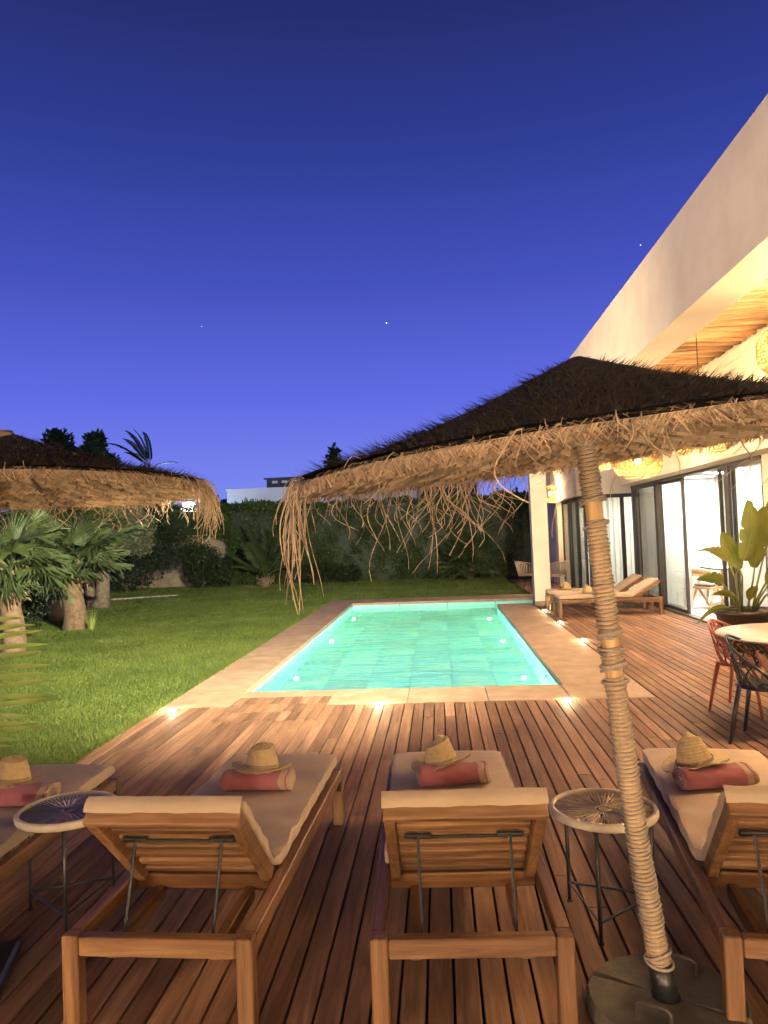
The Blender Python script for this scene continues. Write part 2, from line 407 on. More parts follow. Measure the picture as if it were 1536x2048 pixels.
for x0,x1,y0,y1,z0,z1 in ((PX0-.12,PX0-.012,PY0-.12,PY1+.12,BZ-.1,-.056),(PX1+.012,PX1+.12,PY0-.12,17.6,BZ-.1,-.056),(PX0-.012,PX1+.012,PY0-.12,PY0-.012,BZ-.1,-.056),
        (PX0-.012,2.6,PY1+.012,PY1+.12,BZ-.1,-.056),(PX0-.012,2.6,PY0,PY1+.012,BZ-.1,BZ-.012),(PX1+.12,2.6,17.48,17.588,BZ-.1,-.056),(2.6,2.7,17.48,19.12,BZ-.1,-.056)):
    b.box(x0,x1,y0,y1,z0,z1)
b.build('shell', M['grout'], basin)
tw, tl = (PX1-PX0)/6, (PY1-PY0)/18
tile = MB().box(.006,tw-.006,.006,tl-.006,-.01,0).mesh('floor_tile', M['pool_tile'])
for i in range(6):
    for j in range(18): link('floor_tile', tile, basin, loc=(PX0+i*tw, PY0+j*tl, BZ))
for i in range(2): link('floor_tile', tile, basin, loc=(PX1+.02+i*.6, 17.75, BZ)); link('floor_tile', tile, basin, loc=(PX1+.02+i*.6, 18.35, BZ))
wl = MB().box(-.01,0,.003,1.18,-.63,.0).mesh('wall_tile', M['pool_wall'])
for j in range(9):
    for z in (-.06, -.70): 
        link('wall_tile', wl, basin, loc=(PX0, PY0+j*1.183, z))
        if j < 8: link('wall_tile', wl, basin, loc=(PX1+.01, PY0+j*1.156, z)).scale = (1,.975,1)
wx = MB().box(.003,1.17,-.01,0,-.63,.0).mesh('wall_tile', M['pool_wall'])
for i in range(4):
    for z in (-.06, -.70):
        link('wall_tile', wx, basin, loc=(PX0+i*1.2, PY1+.01, z))
        if i < 3: link('wall_tile', wx, basin, loc=(PX0+i*1.173, PY0, z))
w = MB()
for x0,x1,y0,y1 in ((PX0+.0005,PX1-.0005,PY0+.0005,PY1-.0005),): w.add([(x0,y0,WZ),(x1,y0,WZ),(x1,17.601,WZ),(2.59,17.601,WZ),(2.59,y1,WZ),(x0,y1,WZ)], [(0,1,2,3,4,5)])
w.build('pool_water', M['water'], kind='structure')
def point(name, loc, power, col, r=.05, parent=None):
    l = bpy.data.lights.new(name, 'POINT'); l.energy = power; l.color = col; l.shadow_soft_size = r
    o = bpy.data.objects.new(name, l); COL.objects.link(o); o.location = loc
    if parent is not None: o.parent = parent
    return o
def spot(name, loc, to, power, col, ang, blend=.6, r=.05, parent=None):
    l = bpy.data.lights.new(name, 'SPOT'); l.energy = power; l.color = col; l.shadow_soft_size = r; l.spot_size = math.radians(ang); l.spot_blend = blend
    o = bpy.data.objects.new(name, l); COL.objects.link(o); o.location = loc
    o.rotation_euler = (Vector(to)).to_track_quat('-Z','Y').to_euler()
    if parent is not None: o.parent = parent
    return o
for side, x, sx, ys in (('house', PX1, -1, (9.6, 12.7, 15.9)), ('lawn', PX0, 1, (9.9, 13.2, 16.6))):
    for y, w in zip(ys, ('nearest the loungers', 'midway along the pool', 'nearest the far end')):
        t = thing('pool_light', f'round underwater lamp in the {side}-side pool wall, {w}', 'pool light', (x, y, -.38), 0, 'underwater lamps of the pool')
        m = MB(); pf = [(.0001,0),(.075,0)]
        R = Matrix.Rotation(sx*PI/2, 4, 'Y')
        o = MB().lathe([(.052,.0),(.068,.0),(.068,.02),(.052,.02)], 20).build('bezel', M['pool_wall'], t); o.rotation_euler = (0, sx*PI/2, 0)
        o = MB().lathe([(.052,.010),(.035,.02),(.0005,.024)], 20).build('lens', M['pool_glow'], t); o.rotation_euler = (0, sx*PI/2, 0)
        point('lamp', (sx*.28, 0, -.05), P_POOL*(2.4 if side == 'lawn' and y < 10 else 1.0), (.80,1.0,.93) if y < 10 else POOL_COL, .014, t)

# recessed deck spots
spots = [(-2.78,7.52,'at the lawn corner of the pool coping'), (-.66,7.575,'in the middle of the near pool edge'), (1.2,7.575,'at the near pool edge beside the rope pole'),
         (2.125,11.58,'along the house side of the coping, nearest the loungers'), (2.125,13.8,'along the house side of the coping, second from the column'), (2.14,15.9,'along the house side of the coping, nearest the column')]
for x, y, w in spots:
    t = thing('deck_spotlight', f'small glowing deck spotlight {w}', 'deck light', (x, y, .003), 0, 'spotlights recessed in the deck')
    MB().lathe([(.044,.0),(.055,.0),(.055,.004),(.046,.006)], 20).build('ring', M['dark_metal'], t)
    MB().lathe([(.045,.004),(.03,.010),(.0005,.012)], 16).build('lens', M['spot_glow'], t)
    point('lamp', (0,0,.06), P_SPOT*2.0, (1,.8,.5), .03, t)

# ---------------------------------------------------------------- house
house = thing('house', 'long cream rendered villa with deep fascia beam, square column and lit sliding doors', 'house', (0,0,0))
def hb(name, mat, *boxes, parent=house):
    m = MB()
    for bx in boxes: m.box(*bx)
    return m.build(name, M[mat], parent)
BX0, BX1, BZ0, BZ1 = 2.08, 2.42, 3.43, 4.26
hb('fascia_beam', 'plaster', (BX0,BX1,-8,24.5,BZ0,BZ1))
hb('end_beam', 'plaster', (BX1,4.6,24.1,24.5,BZ0+.003,BZ1-.06))
hb('column', 'plaster', (2.083,2.44,16.95,17.30,.10,BZ0+.01))
hb('column_base', 'concrete_wall', (2.075,2.448,16.942,17.308,0,.10))
hb('roof', 'plaster', (BX1,10.4,-8,24.1,4.17,4.25))
hb('upper_wall', 'plaster', (4.1,4.62,-8,17.2,2.60,4.16))
hb('ceiling_ledge', 'plaster', (4.03,4.1,-8,17.2,3.86,4.0))
hb('wing_wall', 'plaster', (3.43,3.78,18.8,23.4,2.48,4.16))
hb('wing_front', 'white_paint', (3.78,10.2,18.803,19.05,2.50,4.16), (5.36,10.2,18.803,19.05,0,2.5))
hb('end_wall', 'white_paint', (4.62,10.0,17.62,17.75,0,2.76))
hb('recess_floor', 'stone', (4.49,5.5,17.77,18.85,-.05,.0))
hb('wing_pier', 'plaster', (3.50,3.86,22.3,22.75,0,2.48))
hb('wing_end_wall', 'plaster', (3.64,3.9,22.75,25.4,0,3.43), (3.9,10.2,25.15,25.4,0,3.43))
hb('wall_pier', 'plaster', (4.46,4.62,8.1,10.62,0,2.60))
hb('near_wall', 'plaster', (4.3,4.62,-8,4.0,0,2.60))
rooms = hb('room_shell', 'white_paint', (9.9,10.1,4.0,17.6,0,2.9), (4.62,9.9,3.9,4.0,0,2.9), (4.62,9.9,4.0,18.8,2.76,2.9), (9.9,10.1,19.05,25.15,0,2.9), (3.78,9.9,19.05,25.15,2.76,2.9))
hb('room_floor', 'floor_tile', (4.50,9.9,4.0,17.62,-.05,.02), (3.70,9.9,19.05,25.15,-.05,.02))
# eucalyptus pole ceiling
def pole_mesh(k):
    r = random.Random(k); n = 7; pts = []; rad = []
    for i in range(n):
        u = i/(n-1); pts.append((u, .020*math.sin(u*5+k*2.1)+r.uniform(-.010,.010), .014*math.cos(u*4+2*k)+r.uniform(-.007,.007))); rad.append(.038-.012*(u-.5)*(1 if k%2 else -1)+ r.uniform(-.005,.005))
    return MB().tube([(p[0]*1.69,p[1],p[2]) for p in pts], rad, 9).mesh('ceiling_pole', M['eucalyptus'], True)
pm = [pole_mesh(k) for k in range(7)]
rg = random.Random(5)
for i in range(236):
    o = link('ceiling_pole', pm[rg.randrange(7)], house, loc=(2.415, 1.6+i*.0955+rg.uniform(-.006,.006), 4.105+rg.uniform(-.008,.008)), rot=(rg.uniform(0,6), 0, rg.uniform(-.012,.012)))
# windows: frame is the part, pane its sub-part.  along='y' for walls facing the pool
def window(a0, a1, z0, z1, at, along, fw=.055, fd=.05, pane=True, name='sliding_door'):
    m = MB()
    def bx(p0, p1, q0, q1):
        if along == 'y': m.box(at, at+fd, p0, p1, q0, q1)
        else: m.box(p0, p1, at, at+fd, q0, q1)
    bx(a0, a0+fw, z0, z1); bx(a1-fw, a1, z0, z1); bx(a0+fw, a1-fw, z1-fw, z1); bx(a0+fw, a1-fw, z0, z0+fw*.9)
    o = m.build(name, M['dark_metal'], house)
    if pane:
        p = MB()
        if along == 'y': p.box(at+fd*.4, at+fd*.6, a0+fw-.004, a1-fw+.004, z0+fw*.9-.004, z1-fw+.004)
        else: p.box(a0+fw-.004, a1-fw+.004, at+fd*.4, at+fd*.6, z0+fw*.9-.004, z1-fw+.004)
        p.build('pane', M['window_glass'], o)
    return o
hb('door_track', 'dark_metal', (4.44,4.60,4.0,8.1,0,.035), (4.44,4.60,10.62,17.6,0,.035), (4.44,4.60,10.62,17.6,2.555,2.598))
hb('corner_post', 'dark_metal', (4.46,4.60,17.45,17.62,.035,2.555))
window(15.62, 17.45, .036, 2.554, 4.47, 'y')
window(14.25, 15.70, .036, 2.554, 4.53, 'y')
hb('door_post', 'dark_metal', (4.445,4.468,15.60,15.76,.036,2.554))
window(11.85, 12.45, .036, 2.554, 4.53, 'y'); window(10.63, 11.95, .036, 2.554, 4.47, 'y')
hb('door_post', 'dark_metal', (4.445,4.468,11.82,11.98,.036,2.554))
window(4.05, 6.0, .036, 2.58, 4.47, 'y'); window(6.05, 8.08, .036, 2.58, 4.47, 'y')
hb('wing_track', 'dark_metal', (3.58,3.72,18.98,22.28,0,.035), (3.58,3.72,18.98,22.28,2.44,2.479), (3.72,5.35,18.86,18.98,0,.035), (3.72,5.35,18.86,18.98,2.455,2.499))
window(3.62, 4.55, .036, 2.454, 18.90, 'x', .045); window(4.55, 5.35, .036, 2.454, 18.90, 'x', .045)
window(18.99, 20.1, .036, 2.44, 3.62, 'y'); window(20.1, 21.2, .036, 2.44, 3.67, 'y'); window(21.2, 22.28, .036, 2.44, 3.62, 'y')

def curtain(label, a0, a1, at, along, z0=.04, z1=2.55, mat='sheer', wave=.13, amp=.035):
    n = int((a1-a0)/.018); V = []; Fc = []
    ph = random.uniform(0,6)
    for i in range(n+1):
        a = a0+(a1-a0)*i/n; 
        for j in range(5):
            v = j/4; z = z1+(z0-z1)*v
            d = amp*(.55+.45*v)*(math.sin(2*PI*a/wave+ph+.5*math.sin(a*3.1)) + .35*math.sin(2*PI*a/(wave*.43)+1.3*v))
            V.append((at+d, a, z) if along == 'y' else (a, at+d, z))
        if i < n:
            for j in range(4): Fc.append((i*5+j, i*5+j+1, (i+1)*5+j+1, (i+1)*5+j))
    m = MB(); m.v = V; m.f = Fc
    return m.build('curtain', M[mat], None, True, label=label, cat='curtain', group='curtains behind the glass doors')
curtain('white sheer curtain behind the sliding door left of the open doorway', 15.15, 17.35, 4.90, 'y')
curtain('white sheer curtain on the end wall of the room, seen through the open doorway', 4.72, 9.6, 17.40, 'x', .03, 2.68, wave=.17, amp=.05)
curtain('white sheer curtain behind the glass door at the tall potted plant', 11.4, 13.15, 4.90, 'y')
curtain('cream sheer curtain behind the wing window that faces the loungers', 3.95, 5.35, 19.25, 'x', z1=2.48)
curtain('narrow grey curtain gathered at the corner of the wing window', 3.76, 3.93, 19.27, 'x', z1=2.48, mat='grey_curtain', wave=.06)
curtain('cream curtain behind the far sliding doors of the wing', 19.45, 24.2, 4.02, 'y', z1=2.44)
curtain('white sheer curtain in the glass pane at the dark corner post behind the far loungers', 15.95, 17.4, 4.67, 'y')
# room ceiling lamps
for x, y, w in ((5.9,15.6,'over the dining chair'), (5.9,12.4,'behind the open doorway'), (5.7,16.7,'by the end curtain'), (5.2,20.6,'in the far wing'), (6.5,7.5,'in the near room')):
    t = thing('ceiling_lamp', f'flat round white ceiling lamp {w}', 'ceiling lamp', (x,y,2.755), 0, 'indoor ceiling lamps')
    MB().lathe([(.30,0),(.32,0),(.32,-.06),(.30,-.062)], 24).build('rim', M['white_paint'], t)
    MB().lathe([(.0005,-.055),(.298,-.055)][::-1], 24).build('diffuser', M['room_glow'], t)

# wing behind the camera carrying the added fill lamps
hb('back_wall', 'plaster', (-9,4.3,-6.4,-6.1,0,4.16)); hb('back_roof', 'plaster', (-9,BX0,-6.1,-3.6,3.9,4.1))

# ---------------------------------------------------------------- woven pendant lamps
def pendant(label, loc, R=.37, power=P_PENDANT, ztop=4.06):
    t = thing('pendant_lamp', label, 'pendant lamp', loc, random.uniform(0,6), 'woven pendant lamps under the canopy')
    hgt = .46*R/.37; m = MB(); rg = random.Random(int(loc[1]*10))
    def P(a, u):   # u -1..1
        k = max(0.0, 1-abs(u)**2.6)**.55; r = R*(.40+.60*k) if u > 0 else R*(.52+.48*k)
        return (r*math.cos(a), r*math.sin(a), u*hgt/2)
    for i in range(15):
        u = -1+2*i/14; pts = [P(2*PI*j/28, u+.012*math.sin(j*2.3+i)) for j in range(29)]; m.tube(pts, .0055, 4, False)
    for i in range(38):
        a = 2*PI*i/38 + rg.uniform(-.03,.03); tw = rg.uniform(-.25,.25)
        m.tube([P(a+tw*(j/10), -1+2*j/10) for j in range(11)], .005, 4, False)
    for i in range(46):
        a = rg.uniform(0,2*PI); u0 = rg.uniform(-.95,.1); u1 = u0+rg.uniform(.4,.9); tw = rg.choice((-1,1))*rg.uniform(.4,.9)
        m.tube([P(a+tw*(j/7), min(.98,u0+(u1-u0)*j/7)) for j in range(8)], .005, 4, False)
    m.build('shade', M['rattan'], t, True)
    MB().ell((0,0,.03), (.045,.045,.055)).build('bulb', M['bulb_glow'], t, True)
    c = MB(); c.tube([(0,0,.08),(0,0,ztop-loc[2])], .006, 6); c.build('cord', M['dark_metal'], t)
    MB().lathe([(.001,0),(.022,0),(.022,-.07),(.001,-.07)][::-1], 12, (0,0,.15)).build('socket', M['dark_metal'], t)
    point('lamp', (0,0,.02), power, WARM, .05, t)
    return t
pendant('big glowing woven pendant lamp just beyond the rope pole, fully below the thatch', (3.2,12.14,2.69))
pendant('small glowing woven pendant lamp peeping out right beside the rope pole', (3.2,14.7,2.95), .24, 1000)
pendant('glowing woven pendant lamp half hidden by the square column', (3.2,21.5,2.66))
pendant('woven pendant lamp whose flat bottom shows under the thatch rim at upper right', (3.2,9.25,2.76), .37)
pendant('woven pendant lamp cut by the photo edge above the thatch', (3.52,7.42,3.34), .37)
pendant('added woven pendant lamp under the canopy filling the near loungers, out of the photo', (3.2,4.6,2.7), .37, 1900)  # invented lamp, brings warm light onto the near loungers
def added_wall_lamp(x, z, label, power):  # unseen lamps added in place of lit doors behind the camera
    t = thing('added_wall_lamp', label, 'wall lamp', (x,-6.06,z), 0, 'added fill lamps behind the loungers')
    MB().cbox(-.05,.05,-.04,.0,-.12,.12,.006).build('back_plate', M['dark_metal'], t)
    MB().lathe([(.07,-.11),(.075,0),(.07,.11)], 20, (0,.11,0)).build('shade', M['sheer'], t, True)
    MB().ell((0,.11,0), (.03,.03,.05)).build('bulb', M['bulb_glow'], t, True)
    m = MB(); m.tube([(0,0,0),(0,.11,-.09)], .008, 6); m.build('bracket', M['dark_metal'], t)
    point('lamp', (0,.30,0), power, WARM2, .10, t)
pendant('added unseen woven pendant lamp filling the near deck from behind the camera', (.2,-4.8,3.0), .37, 2000, 3.9)  # unseen lamp added to warm the near deck
added_wall_lamp(1.9, .55, 'added fill drum lamp on the back wall nearer the canopy, out of the photo', P_BACK_FILL*6)
added_wall_lamp(-2.6, .55, 'added fill drum lamp on the back wall nearer the lawn, out of the photo', P_BACK_FILL*4.5)
pendant('added unseen woven pendant lamp filling the lawn and fascia from behind the camera', (-6.5,-4.8,2.6), .37, 8500, 3.9)  # unseen lamp added to light the lawn and fascia

def added_flood_lamp():  # unseen lamp added to brighten lawn, palms and hedge
    t = thing('added_flood_lamp', 'added black flood lamp on the fascia beam filling the lawn, out of the photo', 'flood lamp', (1.66,2.75,3.9))
    MB().cbox(-.06,.06,-.09,.09,-.06,.06,.008).build('housing', M['dark_metal'], t); m = MB(); m.tube([(.05,0,0),(.42,0,.03)], .018, 6); m.build('bracket', M['dark_metal'], t)
    MB().lathe([(.0005,0),(.05,0)][::-1], 16, (-.03,.03,-.063)).build('lens', M['bulb_glow'], t)
    spot('lamp', (-.12,.12,-.05), (-10.0,16.5,-2.7), P_LAWN_FILL, (1.0,.88,.62), 82, 1.0, .06, t)
added_flood_lamp()
def fascia_fill_light(label, loc, aim, power):  # unseen spots added to warm the fascia beam
    t = thing('fascia_fill_light', label, 'added fill light', loc, 0, 'added spike lights filling the fascia')
    m = MB(); m.tube([(0,0,0),(0,0,.22)], .012, 8); m.build('spike', M['dark_metal'], t)
    m = MB(); m.tube([(-.05,-.03,.22),(.06,.03,.27)], [.05,.055], 14); m.build('head', M['dark_metal'], t, True)
    spot('lamp', (.12,.06,.30), aim, power, (1.0,.74,.44), 66, .9, .05, t)
fascia_fill_light('added spike light on the lawn filling the far fascia, out of the photo', (-5.4,6.4,-.03), (7.5,5.2,4.4), P_FASCIA_FILL)
fascia_fill_light('added spike light on the lawn filling the near fascia, out of the photo', (-5.9,5.7,-.03), (7.5,.2,4.8), P_FASCIA_FILL*.42)
# ---------------------------------------------------------------- thatched parasols
def parasol(label, base, top, cen, nrm, R, hp, clusters, nstrand, seed, slab_rot=0, wraps=None, cap=False, apex=0.0):
    rg = random.Random(seed); rn = np.random.default_rng(seed)
    t = thing('parasol', label, 'parasol', base, 0, 'thatched straw parasols')
    B = Vector(base); T = Vector(top)-B; C = Vector(cen)-B; A = Vector(nrm).normalized()
    e1 = Vector((0,1,0)).cross(A).normalized(); e2 = A.cross(e1)
    def Q(r, a, dz=0.0):
        k = r/R; h = hp*max(0,1-k)**1.32 - .25*max(0,k-1)
        return C + e1*(r*math.cos(a)+apex*max(0,1-k)) + e2*(r*math.sin(a)) + A*(h+dz)
    rim = lambda a: R*(1+.012*math.sin(5*a+seed)+.008*math.sin(11*a))
    # shell
    n, k = 72, 14; V = []; Fc = []
    for s, off in ((0,.0),(1,.022)):
        for i in range(k+1):
            for j in range(n): a = 2*PI*j/n; V.append(Q(.02+(rim(a)-.02)*i/k, a, off))
    for s in (0,1):
        for i in range(k):
            for j in range(n):
                q = [s*(k+1)*n+i*n+j, s*(k+1)*n+i*n+(j+1)%n, s*(k+1)*n+(i+1)*n+(j+1)%n, s*(k+1)*n+(i+1)*n+j]; Fc.append(tuple(q if s else q[::-1]))
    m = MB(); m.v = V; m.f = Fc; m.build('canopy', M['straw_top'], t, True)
    # woven underside: rings of slanting leaflets, alternately left and right
    W = MB(); r = .10; ringi = 0
    while r < R-.01:
        w = .050; cnt = max(10, int(2*PI*r/.030)); sg = 1 if ringi % 2 else -1
        for j in range(cnt):
            a = 2*PI*(j+rg.uniform(-.2,.2))/cnt; da = sg*.046/r; r0, r1 = r-.006, min(r+w, rim(a)); th = .0105/r
            d0, d1 = -.024-rg.uniform(0,.014), -.003-rg.uniform(0,.004)
            W.add([Q(r0,a-th,d1), Q(r0,a+th,d0), Q(r1,a+da+th,d0-.004), Q(r1,a+da-th,d1)], [(0,1,2,3)])
        r += w*.86; ringi += 1
    # turned-down rim: leaflets hanging from the edge
    for lay in range(2):
        cnt = 1000
        for j in range(cnt):
            a = 2*PI*(j+rg.uniform(-.4,.4))/cnt; da = rg.uniform(-.02,.02)+(.03 if lay%2 else -.03); rr = rim(a)+.004*lay
            z0, z1 = .0-lay*.008, .0-lay*.008-rg.uniform(.02,.05); th = .0024/R
            W.add([Q(rr,a-th,z0), Q(rr,a+th,z0), Q(rr+rg.uniform(0,.018),a+da+th*.6,z1), Q(rr+rg.uniform(0,.018),a+da-th*.6,z1)], [(0,1,2,3)])
    W.build('woven_lining', M['straw'], t, kind='stuff')
    # shaggy top
    N = 8200; rr = np.sqrt(rn.uniform(.0,1,N))*R; aa = rn.uniform(0,2*PI,N)
    E1, E2, AA, CC = [np.array(x) for x in (e1,e2,A,C)]
    def QN(r, a, dz): k = r/R; return CC + E1*(r*np.cos(a)+apex*np.maximum(0,1-k))[:,None] + E2*(r*np.sin(a))[:,None] + AA*(hp*np.maximum(0,1-k)**1.32-.25*np.maximum(0,k-1)+dz)[:,None]
    L = rn.uniform(.03,.085,N)*np.where(rr<.12,.6,1); da = rn.normal(0,.035,N)/np.maximum(rr,.15)*.6; th = .0035/np.maximum(rr,.06)
    b0 = QN(rr, aa-th, np.full(N,.018)); b1 = QN(rr, aa+th, np.full(N,.018)); tp = QN(rr+L*.7, aa+da, .018+L*rn.uniform(.15,.75,N))
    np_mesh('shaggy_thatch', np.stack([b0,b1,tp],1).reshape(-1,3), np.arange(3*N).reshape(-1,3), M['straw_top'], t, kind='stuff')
    # lighter tips lying over the rim
    N = 900; aa = rn.uniform(0,2*PI,N); rr = R-np.abs(rn.normal(0,.04,N)); L = rn.uniform(.03,.10,N); th = .0028/R
    b0 = QN(rr, aa-th, np.full(N,.010)); b1 = QN(rr, aa+th, np.full(N,.010)); tp = QN(rr+L*.6, aa+rn.normal(0,.06,N), .012-L*rn.uniform(-.1,.55,N))
    np_mesh('rim_straw', np.stack([b0,b1,tp],1).reshape(-1,3), np.arange(3*N).reshape(-1,3), M['straw'], t, kind='stuff')
    # hanging curled strands
    S = MB()
    for i in range(nstrand):
        cl = rg.random(); acc = 0; c = None
        for q in clusters:
            acc += q[0]
            if cl < acc: c = q; break
        if c is None: a = rg.uniform(0,2*PI); Ls = rg.choice((.04,.06,.08,.12,.18))*rg.uniform(.7,1.4)
        else: a = math.radians(rg.gauss(c[1], c[2])); Ls = min(c[4], max(.06, abs(rg.gauss(0, c[3]))+.08))
        p0 = Q(rim(a)-rg.uniform(0,.03), a, rg.uniform(-.02,.025)); out = (e1*math.cos(a)+e2*math.sin(a)); sd = e2*math.cos(a)-e1*math.sin(a)
        n = 11; pts = []; ph = rg.uniform(0,6); cu = rg.uniform(.05,.16)*min(1,Ls/.2); fr = rg.uniform(1.8,5.0); ob = rg.uniform(.01,.06); drift = rg.uniform(-.35,.35)*Ls
        for j in range(n):
            u = j/(n-1); swing = cu*u**1.1*math.sin(fr*u+ph)-cu*0*u
            pts.append(p0 + out*(ob*(1-math.exp(-5*u))*1.6 - .25*ob*u) + Vector((0,0,.015*math.sin(PI*min(1,u*4)))) - Vector((0,0,Ls*u)) + sd*(swing-cu*0+drift*u) + out*(.35*cu*math.sin(fr*.8*u+ph*1.7)*u))
        rad = rg.uniform(.0011,.0019) if Ls < .17 else rg.uniform(.0022,.0034); S.tube(pts, [rad*(1-.35*j/(n-1)) for j in range(n)], 4, True)
    S.build('hanging_strands', M['straw_strand'], t, True, kind='stuff')
    for i in range(8):
        a = 2*PI*(i+.37)/8; q = MB(); q.tube([Q(.03,a,-.035), Q(R*.5,a,-.034), Q(R*.93,a,-.03)], [.011,.010,.008], 6); q.build('rib', M['bark'], t)
    # pole and rope
    d = T.normalized(); Lp = T.length
    def PP(s): return d*s + Vector((.012*math.sin(s*2.2+seed), .010*math.cos(s*1.7), 0))*min(1,s*2)
    q = MB(); ss = [i*Lp/24 for i in range(25)]; q.tube([PP(s) for s in ss], [.0345-.004*s/Lp+.002*math.sin(s*9) for s in ss], 14); q.build('pole', M['pale_wood'], t, True)
    rope = MB(); u = d.orthogonal().normalized(); v = d.cross(u)
    for s0, s1, fat in wraps or ((.17, Lp-.08, 1.0),):
        turns = int((s1-s0)/.0072); pts = []; st = 11
        for i in range(turns*st+1):
            a = 2*PI*i/st; s = s0+(s1-s0)*i/(turns*st); rr = .0375-.004*s/Lp+.002*math.sin(s*31)*math.sin(s*17)+.0016*math.sin(a*.37)+.0012*math.sin(a*.113)+(fat-1)*.01
            pts.append(PP(s)+u*(rr*math.cos(a))+v*(rr*math.sin(a))+d*(.003*math.sin(a*.5)))
        rope.tube(pts, [.0040*(1+.34*math.sin(i*2.1)) for i in range(len(pts))], 5, False)
    rope.build('rope_wrap', M['rope'], t, True)
    kt = MB()
    for s0, s1, fat in wraps or ():
        for k2 in range(3):
            s = s0+rg.uniform(0,.03) if k2 else s1-rg.uniform(0,.02); tl = rg.uniform(-.35,.35)
            kt = MB(); kt.tube([PP(s+tl*.045*math.sin(2*PI*j/16))+u*(.045*math.cos(2*PI*j/16))+v*(.045*math.sin(2*PI*j/16)) for j in range(17)], .006, 6, False); kt.build('rope_knot', M['rope'], t, True)
    if cap: q = MB(); q.tube([PP(Lp)+A*.02, PP(Lp)+A*.06, PP(Lp)+A*.075], [.05,.05,.04], 14); q.build('pole_cap', M['bark'], t, True)
    # steel sleeve, weight slabs with lifting handle
    q = MB(); q.tube([(0,0,.05), d*.17], [.043,.043], 16); q.build('sleeve', M['black_metal'], t, True)
    q = MB(); q.lathe([(.0005,.05),(.21,.05),(.215,.02),(.215,0.004)][::-1], 20); q.build('base_plate', M['black_metal'], t)
    for i in range(2):
        a0 = slab_rot + i*PI + .06; prof = []; q = MB(); n = 12
        for z, k2 in ((.002,1.0),(.05,1.0),(.062,.97)):
            for j in range(n+1): a = a0+(PI-.12)*j/n; prof.append((.27*k2*math.cos(a), .27*k2*math.sin(a), z))
            for j in range(n,-1,-1): a = a0+.0+(PI-.12)*j/n; prof.append((.05*math.cos(a), .05*math.sin(a), z))
        w = 2*(n+1); fs = [tuple(range(w-1,-1,-1)), tuple(2*w+j for j in range(w))]
        for l in range(2):
            for j in range(w): fs.append((l*w+j, l*w+(j+1)%w, (l+1)*w+(j+1)%w, (l+1)*w+j))
        q.add(prof, fs); o = q.build('weight_slab', M['grey_stone'], t)
        am = a0+(PI-.12)/2; c0 = Vector((math.cos(am), math.sin(am), 0)); s0 = Vector((-math.sin(am), math.cos(am), 0)); h = MB()
        pb = c0*.17; h.tube([pb-s0*.06+Vector((0,0,.055)), pb-s0*.06+Vector((0,0,.105)), pb-s0*.045+Vector((0,0,.118)), pb+s0*.045+Vector((0,0,.118)), pb+s0*.06+Vector((0,0,.105)), pb+s0*.06+Vector((0,0,.055))], .006, 6)
        h.build('handle', M['dark_metal'], o, True)
    return t
parasol('straw parasol on a rope-wrapped pole over the side table between two loungers', (.725,2.72,0), (.515,2.80,2.24), (.493,2.834,1.99), (-.098,-.026,1), 1.0, .325,
        ((.20,189,6,.20,.46), (.26,112,14,.19,.46), (.12,150,20,.10,.3)), 290, 3, 2.6,
        ((.17,1.17,1.0),(1.19,1.27,1.1),(1.30,1.73,1.05),(1.80,2.02,1.0)), apex=.08)
parasol('straw parasol at the left edge above the lawn, its pole out of the photo', (-2.95,3.75,0), (-2.33,3.9,2.27), (-2.283,3.9,2.02), (-.007,.021,1), 1.0, .29,
        ((.34,14,9,.13,.34), (.16,60,25,.07,.2), (.12,110,25,.07,.26)), 330, 8, .4, cap=True)
def spare_base():
    t = thing('parasol_weight', 'dark parasol weight with a wire handle in the shaded bottom left corner', 'parasol weight', (-1.98,2.80,0), .3)
    MB().cbox(-.24,.24,-.22,.22,.001,.07,.012).build('weight_slab', M['black_metal'], t)
    m = MB(); m.tube([(.12,-.06,.06),(.12,-.06,.12),(.12,.06,.12),(.12,.06,.06)], .005, 6); m.build('handle', M['dark_metal'], t)
    m = MB(); m.tube([(0,0,.07),(0,0,.22)], .045, 14); m.build('sleeve', M['black_metal'], t, True)
spare_base()
